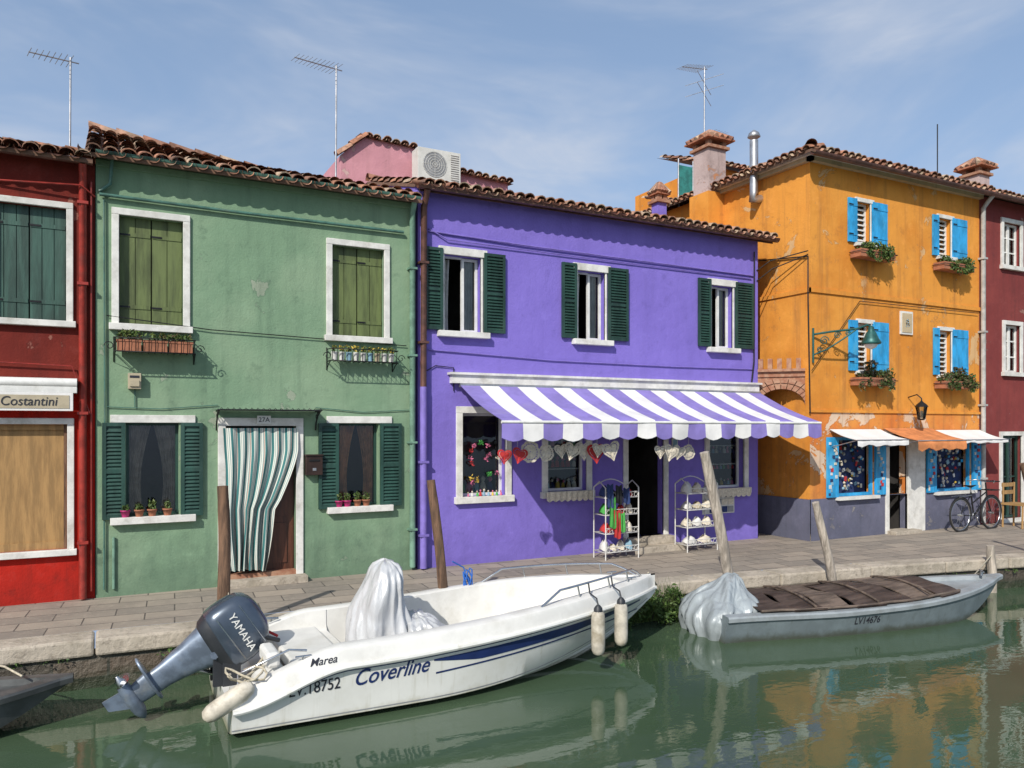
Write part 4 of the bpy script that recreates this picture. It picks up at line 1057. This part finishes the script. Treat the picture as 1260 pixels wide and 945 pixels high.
def ondeck(x0,z0,slope=0):
    def f(u,v):
        x=x0+u; t=(x-H.x0)/H.L; z=z0+v+slope*u; g=H.g(t); a=g-.146; q=(z-a)/.10; return H.P(t,H.b(t)-.01-.02*q+.004,z,-1)
    return f
decal('LV.18752','registration',mbt,.15,'ink',onside(1.38,.305,.03),sx=.80,bold=.001)
decal('Coverline','boat_name',mbt,.205,'navy',onside(1.95,.315,.05),.35,.88,.002)
decal('Marea','owner_name',mbt,.095,'ink',ondeck(1.56,.548,.06),.3,bold=.001)
# draped waterproof covers: sheet pulled over a peak, long folds running down
def drape(b,cx,cy,z0,hts,m,seed,amp=1.,sub=3):
    H2=[]
    for a_,c_ in zip(hts,hts[1:]):
        for k in range(sub): q=k/sub; H2.append(tuple(a_[i]+(c_[i]-a_[i])*q for i in range(4)))
    H2.append(hts[-1]); rows=[]; N=120; n=len(H2)
    def rdg(x): return 1-2*abs(math.sin(x))**.8
    for j,(z,rx_,ry_,ox) in enumerate(H2):
        r=[]; q=j/(n-1); low=1-q
        for i in range(N):
            a=2*math.pi*i/N; tw=a+.35*q*math.sin(a*2+seed)
            n1=noise.noise(Vector((math.cos(a)*1.3,math.sin(a)*1.3,q*1.8+seed)))
            n2=noise.noise(Vector((math.cos(a)*3+q*2.5,math.sin(a)*3,q*3.2-seed)))
            fold=1+amp*((.015+.065*low)*rdg(tw*3.5+seed+n1)+(.02+.03*low)*rdg(tw*8+seed*2+1.5*n1+q*1.5)+.20*n1+.10*n2)
            sq=1/max(abs(math.cos(a)),abs(math.sin(a)))**.5
            r.append(Vector((cx+ox+rx_*fold*sq*math.cos(a),cy+ry_*fold*sq*math.sin(a),z0+z+.035*n2-.02*low*rdg(tw*5+seed))))
        rows.append(r)
    b.grid(rows,m,True,True); b.poly(rows[-1],m)
b=B()
drape(b,2.50,7.72,WZ,[(.14,.37,.42,.0),(.30,.36,.40,0),(.45,.34,.38,0),(.60,.31,.37,-.01),(.74,.27,.35,-.01),(.86,.23,.34,.0),(.98,.18,.32,.02),(1.08,.155,.29,.04),(1.17,.14,.24,.05),(1.23,.11,.18,.05),(1.26,.06,.10,.05),(1.27,.01,.02,.05)],'tarp',1.3)
b.make('console_cover',mbt)
b=B()
drape(b,2.92,7.60,WZ,[(.14,.33,.40,0),(.28,.32,.38,0),(.42,.30,.36,0),(.54,.26,.34,-.03),(.63,.20,.29,-.05),(.69,.12,.2,-.07),(.71,.02,.03,-.08)],'tarp',4.1)
b.make('seat_cover',mbt)
b=B()
b.box(1.45,1.95,7.1,8.22,WZ+.42,WZ+.54,'gelin'); b.box(4.15,4.75,7.35,7.97,WZ+.44,WZ+.5,'gelin')
b.box(1.24,1.36,7.05,7.45,WZ+.5,WZ+.64,'gelin'); b.box(1.24,1.36,7.9,8.28,WZ+.5,WZ+.64,'gelin')
b.make('benches',mbt,bevel=.03)
b=B()
for sg in (-1,1):
    pts=[]
    for i in range(15):
        t=.60+.35*i/14; h=.13*sm(i/2.)*(1 if i<13 else .6 if i==13 else 0); pts.append(H.P(t,max(.02,H.b(t)-.12),H.g(t)+h,sg))
    b.tube(pts,.013,'steel',8)
    for i in (4,8,11): 
        p=pts[i]; b.tube([p,(p.x+.03,p.y,WZ+H.g(.60+.35*i/14))],.010,'steel',6)
    for t in (.12,.9):
        p=H.P(t,max(.03,H.b(t)-.13),H.g(t)+.03,sg); b.tube([p-Vector((.07,0,0)),p+Vector((.07,0,0))],.01,'steel',6); b.tube([p,p-Vector((0,0,.03))],.012,'steel',6)
    p=[H.P(.015,.62,.30,sg),H.P(.015,.62,.50,sg),H.P(.10,.64,.66,sg),H.P(.13,.66,.64,sg)]; b.tube(p,.012,'steel',8)
b.make('handrails',mbt)
b=B()
for x in (4.62,5.02):
    t=(x-H.x0)/H.L; y=H.yc-H.b(t)-.10; zt=WZ+H.g(t)
    b.lathe((x,y,zt-.60),[(.02,0),(.055,.02),(.072,.06),(.075,.12),(.075,.38),(.067,.45),(.04,.475)],'fend',16)
    b.lathe((x,y,zt-.145),[(.05,0),(.045,.05),(.02,.08)],'engdk',12)
    b.tube([(x,y,zt-.07),(x,y+.03,zt+.0),(x,y+.16,zt+.03),(x+.02,y+.22,zt+.13)],.009,'engdk',6)
T=Matrix.Rotation(math.radians(58),3,'Y')@Matrix.Rotation(math.radians(8),3,'X')
b.lathe((.70,6.88,WZ+.22),[(.02,0),(.055,.02),(.075,.07),(.08,.15),(.08,.36),(.06,.43),(.03,.46)],'fend',16,T)
b.make('fenders',mbt)
b=B()
pts=[(1.05+.16*math.sin(k*.55),6.95+.12*math.cos(k*.8),WZ+.52+.04*math.sin(k)) for k in range(22)]; b.tube(pts,.011,'rope',6)
b.tube([(1.1,8.45,WZ+.6),(1.12,8.55,WZ+.55),(1.12,8.64,WZ+1.0)],.01,'rope',6)
b.tube([(1.3,7.3,WZ+.6),(1.1,7.1,WZ+.45),(1.0,6.95,WZ+.42),(1.05,6.82,WZ+.5)],.012,'rope',6)
b.tube([(5.9,7.66,WZ+.85),(6.3,8.0,WZ+.6),(6.6,8.5,.01)],.01,'rope',6)
b.make('ropes',mbt)
b=B(); c=Vector((3.78,8.42,WZ+.76)); 
for q in range(5): b.tube([c+Vector((.05*math.cos(t*.7+q),-.03+.02*math.sin(t)-.01*q,.13*math.sin(t*.7)+.02*q)) for t in range(10)],.009,'brope',5)
b.tube([c+Vector((0,0,.1)),c+Vector((.0,.06,.2)),(3.62,8.45,.55)],.009,'brope',5)
b.make('blue_rope',mbt)
# outboard
oe=empty('outboard_motor',(.8,7.66,.2)); 
piv=Vector((.83,7.66,.10)); TR=Matrix.Translation(piv)@Matrix.Rotation(math.radians(60),4,'Y')@Matrix.Scale(.92,4)
def eng(b,secs,m,nx=28,e=2.8,cap=True):
    rows=[]
    for z,x0,x1,w in secs:
        r=[]
        for i in range(nx):
            a=2*math.pi*i/nx; ca,sa=math.cos(a),math.sin(a)
            r.append(TR@Vector(((x0+x1)/2+(x1-x0)/2*math.copysign(abs(ca)**(2/e),ca),w/2*math.copysign(abs(sa)**(2/e),sa),z)))
        rows.append(r)
    b.grid(rows,m,True,True)
    if cap: b.poly(rows[0][::-1],m); b.poly(rows[-1],m)
b=B()
eng(b,[(.0,-.24,.24,.31),(.03,-.28,.28,.36),(.10,-.31,.31,.40),(.11,-.315,.315,.405)],'engdk')
eng(b,[(.11,-.31,.31,.40),(.125,-.33,.325,.42),(.20,-.345,.33,.43),(.30,-.35,.33,.43),(.40,-.345,.31,.42),(.47,-.33,.28,.40),(.53,-.29,.23,.35),(.57,-.23,.17,.27),(.595,-.16,.10,.18),(.60,-.06,.03,.07)],'eng',40,3.0)
b.make('engine_cowl',oe)
b=B()
for sg in (-1,1): 
    for zz,hh in ((.19,.012),(.44,.006)):
        rows=[]
        for i in range(17):
            x=-.25+.5*i/16; y=sg*(.2175 if zz<.3 else .2095)
            rows.append([TR@Vector((x,y,zz+.06*(x+.25))),TR@Vector((x,y,zz+hh+.06*(x+.25)))])
        b.grid(rows,'steel')
b.make('cowl_trim',oe)
to=text('YAMAHA','lettering',None,(0,0,0),(0,0,0),.105,'whitep',ext=.004,sx=1.0,align='CENTER'); 
to.parent=oe; to.matrix_parent_inverse=Matrix.Translation(-oe.location)
bpy.context.view_layer.update()
to.matrix_world=TR@Matrix.Translation((0.0,-.2145,.30))@Matrix.Rotation(math.pi/2,4,'X')
b=B()
eng(b,[(-.32,-.17,.12,.17),(-.2,-.19,.14,.2),(-.08,-.22,.18,.26),(0,-.24,.23,.31)],'englo',24,2.6)
eng(b,[(-.58,-.13,.10,.10),(-.46,-.14,.10,.13),(-.32,-.17,.12,.17)],'englo',24,2.4)
eng(b,[(-.605,-.30,.16,.22),(-.595,-.32,.17,.24),(-.58,-.31,.16,.23)],'englo',24,2.2)
eng(b,[(-.80,-.11,.09,.075),(-.70,-.13,.10,.09),(-.605,-.15,.10,.11)],'englo',20,2.2)
GZ=-.81; rows=[]
for x,r in ((.24,.005),(.21,.035),(.14,.062),(0,.072),(-.1,.066),(-.16,.055)):
    rows.append([TR@Vector((x,r*math.cos(a*.393),GZ+r*math.sin(a*.393))) for a in range(16)])
b.grid(rows,'englo',True,True); b.poly(rows[-1],'engdk')
sk=[(-.12,-.85),(.08,-.86),(-.02,-1.03),(-.13,-1.03)]
f=[TR@Vector((x,-.009,z)) for x,z in sk]; g=[TR@Vector((x,.009,z)) for x,z in sk]; b.add(f+g,[(0,1,2,3),(7,6,5,4),(0,4,5,1),(1,5,6,2),(2,6,7,3),(3,7,4,0)],'englo')
b.make('leg_and_gearcase',oe)
b=B(); rows=[]
for x,r in ((-.16,.045),(-.22,.04),(-.27,.012)): rows.append([TR@Vector((x,r*math.cos(a*.524),GZ+r*math.sin(a*.524))) for a in range(12)])
b.grid(rows,'steel',True,True)
for k in range(3):
    a0=k*2.094+.5; rows=[]
    for i in range(7):
        rr=.035+.12*i/6; w=.07*math.sin(math.pi*(.18+.75*i/6)); r=[]
        for j in range(5):
            s_=(j/4-.5)*2; a=a0+s_*w/rr*.8; r.append(TR@Vector((-.21+s_*w*.5*(1-.4*i/6),rr*math.cos(a),GZ+rr*math.sin(a))))
        rows.append(r)
    b.grid(rows,'steel')
b.make('propeller',oe)
b=B()
bT=Matrix.Translation(piv)
b.box(.10,.26,-.15,.15,-.45,-.03,'engdk',bT); b.box(.02,.12,-.13,-.08,-.34,.04,'engdk',bT); b.box(.02,.12,.08,.13,-.34,.04,'engdk',bT)
b.tube([piv+Vector((.03,-.16,-.04)),piv+Vector((.03,.16,-.04))],.035,'englo',10)
b.tube([piv+Vector((.1,.05,-.28)),piv+Vector((-.22,.02,-.16))],.025,'steel',8)
b.tube([piv+Vector((.12,-.1,.05)),piv+Vector((.3,-.16,.12)),piv+Vector((.45,-.14,.08)),piv+Vector((.62,-.05,.0))],.022,'engdk',8)
b.tube([piv+Vector((.12,.1,.05)),piv+Vector((.3,.2,.16)),piv+Vector((.5,.16,.08)),piv+Vector((.64,.1,.0))],.014,'redc',8)
b.make('transom_bracket',oe,bevel=.008)

# ============================================================ GREY ROWBOAT
def workboat(name,p0,p1,hb,gs,hullm,inm):
    p0=Vector(p0);p1=Vector(p1);d=(p1-p0);L=d.length;d.normalize();s=Vector((-d.y,d.x,0))
    e=empty(name,(p0+p1)/2)
    def Q(t,y,z): return p0+d*L*t+s*y+Vector((0,0,z))
    def bw(t): return max(.03,hb*(.80+.2*sm(t/.35))*(1-max(0,(t-.5)/.5)**2.1))
    def gz(t): return gs[0]+(gs[1]-gs[0])*max(0,(t-.3)/.7)**1.8
    def kz(t): return min(-.12+(gz(t)+.06)*max(0,(t-.66)/.34)**1.6,gz(t)-.06)
    b=B(); n=40
    for sg in(-1,1):
        ro=[];ri=[];rb=[]
        for i in range(n+1):
            t=i/n; w_=bw(t); g=gz(t); k=kz(t)
            ro.append([Q(t,sg*y,z) for y,z in ((0,k),(w_*.80,k+.02),(w_*.9,k+(g-k)*.45),(w_*.985,g-.07))])
            rb.append([Q(t,sg*y,z) for y,z in ((w_*.985,g-.07),(w_+.02,g-.065),(w_+.025,g-.02),(w_+.01,g),(max(.0,w_-.12),g+.006))])
            ri.append([Q(t,sg*y,z) for y,z in ((max(0,w_-.12),g+.006),(max(0,w_-.13),g-.05),(0,g-.055))])
        b.grid(ro,hullm); b.grid(rb,inm,False); b.grid(ri,inm,False)
        b.poly(ro[0]+rb[0]+ri[0],hullm)
    o=b.make('hull',e)
    md=o.modifiers.new('es','EDGE_SPLIT'); md.split_angle=math.radians(35)
    return e,Q,bw,gz,kz,L
e,Q,bw,gz,kz,LB=workboat('rowboat',(6.75,7.62,WZ),(11.55,6.70,WZ),.70,(.34,.50),'gboat','gboat2')
b=B()
n=7
for i in range(n):
    t0=.10+.64*i/n; t1=t0+.64/n-.003+.008*math.sin(i*3); m=('planks','planks','planks2')[i%3]; h0=.006*(i%2)+.01*R(); sk=U(-.05,.05)
    rows=[]
    for q in range(5):
        tt=t0+(t1-t0)*q/4; w_=bw(tt)-.05+.02*math.sin(i*2.3); r=[]
        for k in range(25):
            y=-w_+2*w_*k/24; r.append(Q(tt+.006*math.sin(y*6+i),y+sk*.3,gz(tt)+.02+h0+.07*(1-(y/w_)**2)+.014*math.sin(y*9+i*1.9)+.010*noise.noise(Vector((tt*25,y*5,i)))))
        rows.append(r)
    b.grid(rows,m,True); b.grid([[p-Vector((0,0,.015)) for p in r] for r in rows],m,False)
    for r in (rows[0],rows[-1]): b.grid([r,[p-Vector((0,0,.015)) for p in r]],m,False)
for tb in (.26,.45,.63):
    w_=bw(tb)-.05
    pts=[Q(tb+.012*y_,y_*w_,gz(tb)+.065+.07*(1-y_**2)) for y_ in [(-1+.2*k) for k in range(11)]]; b.tube(pts,.016,'planks2',6)
for f_ in (-.97,.97):
    pts=[Q(.10+.64*k/12,f_*(bw(.10+.64*k/12)-.04),gz(.1+.64*k/12)+.035+.006*math.sin(k*2)) for k in range(13)]; b.tube(pts,.018,'planks2',6)
b.make('cover_boards',e)
def onboat(t0,z0):
    def f(u,v):
        t=t0+u/LB; z=z0+v; k=kz(t); g=gz(t); w_=bw(t); a=k+(g-k)*.45; q=(z-a)/(g-.07-a)
        y=w_*.9+(w_*.085)*q if q>0 else w_*.9; return Q(t,-(y+.005),z)
    return f
decal('LV14676','registration',e,.13,'ink',onboat(.36,.15),sx=.85,bold=.002)
b=B(); drape(b,7.02,7.62,WZ,[(-.02,.24,.38,-.16),(.12,.30,.44,-.13),(.24,.34,.48,-.08),(.36,.34,.47,-.01),(.44,.30,.40,.04),(.52,.24,.31,.09),(.60,.18,.22,.14),(.67,.12,.14,.18),(.71,.07,.08,.21),(.72,.01,.02,.22)],'tarp2',2.2,1.3)
b.make('tarpaulin',e)
b=B()
b.tube([Q(.93,0,gz(.93)+.02),Q(.93,0,gz(.93)+.10)],.02,'steel',8); b.tube([Q(.92,-.08,gz(.92)+.09),Q(.94,.08,gz(.92)+.09)],.012,'steel',6)
b.tube([Q(.93,0,gz(.93)+.05),Q(.96,.25,.45),(12.5,7.38,.1)],.01,'rope',6)
b.make('mooring_line',e)
e2,Q2,bw2,gz2,kz2,L2b=workboat('small_dark_boat',(-4.2,8.12,WZ),(-.28,8.02,WZ),.62,(.3,.42),'dboat','dboat')
b=B(); b.tube([Q2(.9,0,.45),Q2(.86,.2,.5),Q2(.8,.5,.5)],.01,'rope',6); b.box(-2.2,-1.6,7.7,8.4,WZ+.3,WZ+.36,'wood'); b.make('thwart',e2)

# ============================================================ SHRUB on quay
b=B()
for i in range(34):
    b.leaves((6.45+U(-.46,.46),8.26+U(-.16,.1),-.28+U(-.16,.22)),(.13,.12,.12),60,.026,leafs[:3])
for i in range(160):
    x=6.45+U(-.55,.55); p=Vector((x,8.28,-.45)); q=p+Vector((U(-.14,.14),U(-.3,.1),U(.28,.58))); b.tube([p,(p+q)/2+Vector((.01,-.02,.03)),q],.004,random.choice(leafs),3,.001,False)
b.make('shrub')
b=B()
for i in range(50):
    x=U(-1,14); b.leaves((x,qy(x)-.05,-.19+U(-.03,.03)),(.08,.03,.03),10,.018,leafs[:3])
b.make('quay_weeds')
# ============================================================ BICYCLE
be=empty('bicycle',(16.0,9.75,0))
b=B(); by=9.75; wx=(15.45,16.5); r=.34
for cx in wx:
    b.tube([(cx+r*math.cos(a*.2618),by,r+r*math.sin(a*.2618)) for a in range(25)],.02,'tyre',8,cap=False)
    b.tube([(cx+.31*math.cos(a*.2618),by,r+.31*math.sin(a*.2618)) for a in range(25)],.01,'steel',6,cap=False)
    for k in range(14):
        a=k*.449; b.tube([(cx,by,r),(cx+.31*math.cos(a),by,r+.31*math.sin(a))],.002,'steel',3,cap=False)
    b.tube([(cx,by-.05,r),(cx,by+.05,r)],.025,'steel',8)
    b.tube([(cx+.37*math.cos(a*.35),by,r+.37*math.sin(a*.35)) for a in range(-0,9)],.014,'black',6)
b.make('wheels',be)
b=B(); st=(15.8,by,.80); bbk=(15.9,by,.30)
b.tube([bbk,st],.016,'black'); b.tube([bbk,(16.34,by,.66)],.018,'black'); b.tube([(15.82,by,.55),(16.33,by,.78)],.014,'black')
b.tube([(15.45,by,.34),bbk],.011,'black'); b.tube([(15.45,by,.34),(15.8,by,.74)],.010,'black')
b.tube([(16.5,by,.34),(16.37,by,.62),(16.30,by,.98)],.015,'black')
b.tube([(16.12,by-.28,1.0),(16.28,by-.2,1.03),(16.3,by,1.0),(16.28,by+.2,1.03),(16.12,by+.28,1.0)],.012,'steel')
b.tube([st,(15.78,by,.92)],.013,'steel')
b.add([(15.62,by-.1,.95),(15.62,by+.1,.95),(15.8,by+.05,.93),(15.98,by+.02,.94),(15.98,by-.02,.94),(15.8,by-.05,.93),(15.8,by,.88)],[(0,5,4,3,2,1),(0,6,5),(5,6,4),(1,2,6),(2,3,6),(3,4,6),(0,1,6)],'tyre')
b.tube([(bbk[0]+.09*math.cos(a*.5),by-.03,.30+.09*math.sin(a*.5)) for a in range(14)],.006,'steel',5)
b.tube([(15.9,by-.04,.30),(15.98,by-.06,.15)],.01,'steel',6); b.tube([(15.9,by+.04,.3),(15.82,by+.06,.45)],.01,'steel',6)
b.tube([(15.3,by-.08,.72),(15.75,by-.05,.74)],.008,'steel',5); b.tube([(15.3,by+.08,.72),(15.75,by+.05,.74)],.008,'steel',5)
for z in (.82,1.0): b.tube([(16.6,by-.12,z),(16.6,by+.12,z),(16.36,by+.12,z),(16.36,by-.12,z),(16.6,by-.12,z)],.01,'black',5)
b.make('frame',be)
b=B()
for x in (17.0,17.4):
    for y in (9.4,9.8): b.tube([(x,y,0),(x+.02,y,.95 if y>9.6 else .5)],.022,'tan',6)
b.box(16.97,17.43,9.38,9.82,.48,.52,'tan'); b.box(16.99,17.41,9.79,9.82,.7,.78,'tan'); b.box(16.99,17.41,9.79,9.82,.86,.94,'tan'); b.make('wooden_chair')

# ============================================================ WORLD, SUN, CAMERA
w=bpy.data.worlds.new('World'); S.world=w; w.use_nodes=True; nt=w.node_tree
bg=nt.nodes['Background']; bg.inputs[1].default_value=.12
sky=nd(nt,'ShaderNodeTexSky'); sky.sky_type='NISHITA'; sky.sun_disc=False
az=math.atan2(-.62,-.55); el=math.radians(37)
sky.sun_elevation=el; sky.sun_rotation=az%(2*math.pi); sky.air_density=1.0; sky.dust_density=1.5; sky.ozone_density=1.3
tc=nd(nt,'ShaderNodeTexCoord'); mp=nd(nt,'ShaderNodeMapping'); mp.inputs['Scale'].default_value=(1,1.1,3.0); mp.inputs['Rotation'].default_value=(.25,.35,.2)
nt.links.new(tc.outputs['Generated'],mp.inputs['Vector'])
z=sepz(nt,tc.outputs['Generated'])
hz=mix(nt,ramp(nt,z,.0,.48,.74,.42),sky.outputs[0],(3.3,4.7,7.1))
f1=ramp(nt,noi(nt,mp.outputs[0],1.9,5,.58,.7),.36,.70); f2=ramp(nt,noi(nt,mp.outputs[0],5.5,5,.6,.9),.3,.75)
c=mix(nt,mul(nt,f1,mul(nt,mul(nt,f2,.42),.40,'ADD')),hz,(5.2,5.6,6.4)); nt.links.new(c,bg.inputs[0])
sd=bpy.data.lights.new('sun','SUN'); sd.energy=4.5; sd.angle=math.radians(.53); sd.color=(1,.95,.87)
so=bpy.data.objects.new('sun',sd); S.collection.objects.link(so)
dv=Vector((math.cos(el)*math.sin(az),math.cos(el)*math.cos(az),math.sin(el))); so.rotation_euler=dv.to_track_quat('Z','Y').to_euler(); so.location=(-8,-8,12)
cd=bpy.data.cameras.new('camera'); co=bpy.data.objects.new('camera',cd); S.collection.objects.link(co); S.camera=co
co.location=(0,0,2.15); cd.sensor_width=36; cd.lens=36*950/1260; cd.shift_y=(525-472.5)/1260; cd.clip_end=3000; cd.clip_start=.05
fwd=Vector((.4633,.8862,0)); co.rotation_euler=fwd.to_track_quat('-Z','Y').to_euler()
S.view_settings.view_transform='Standard'; S.view_settings.look='None'; S.view_settings.exposure=0
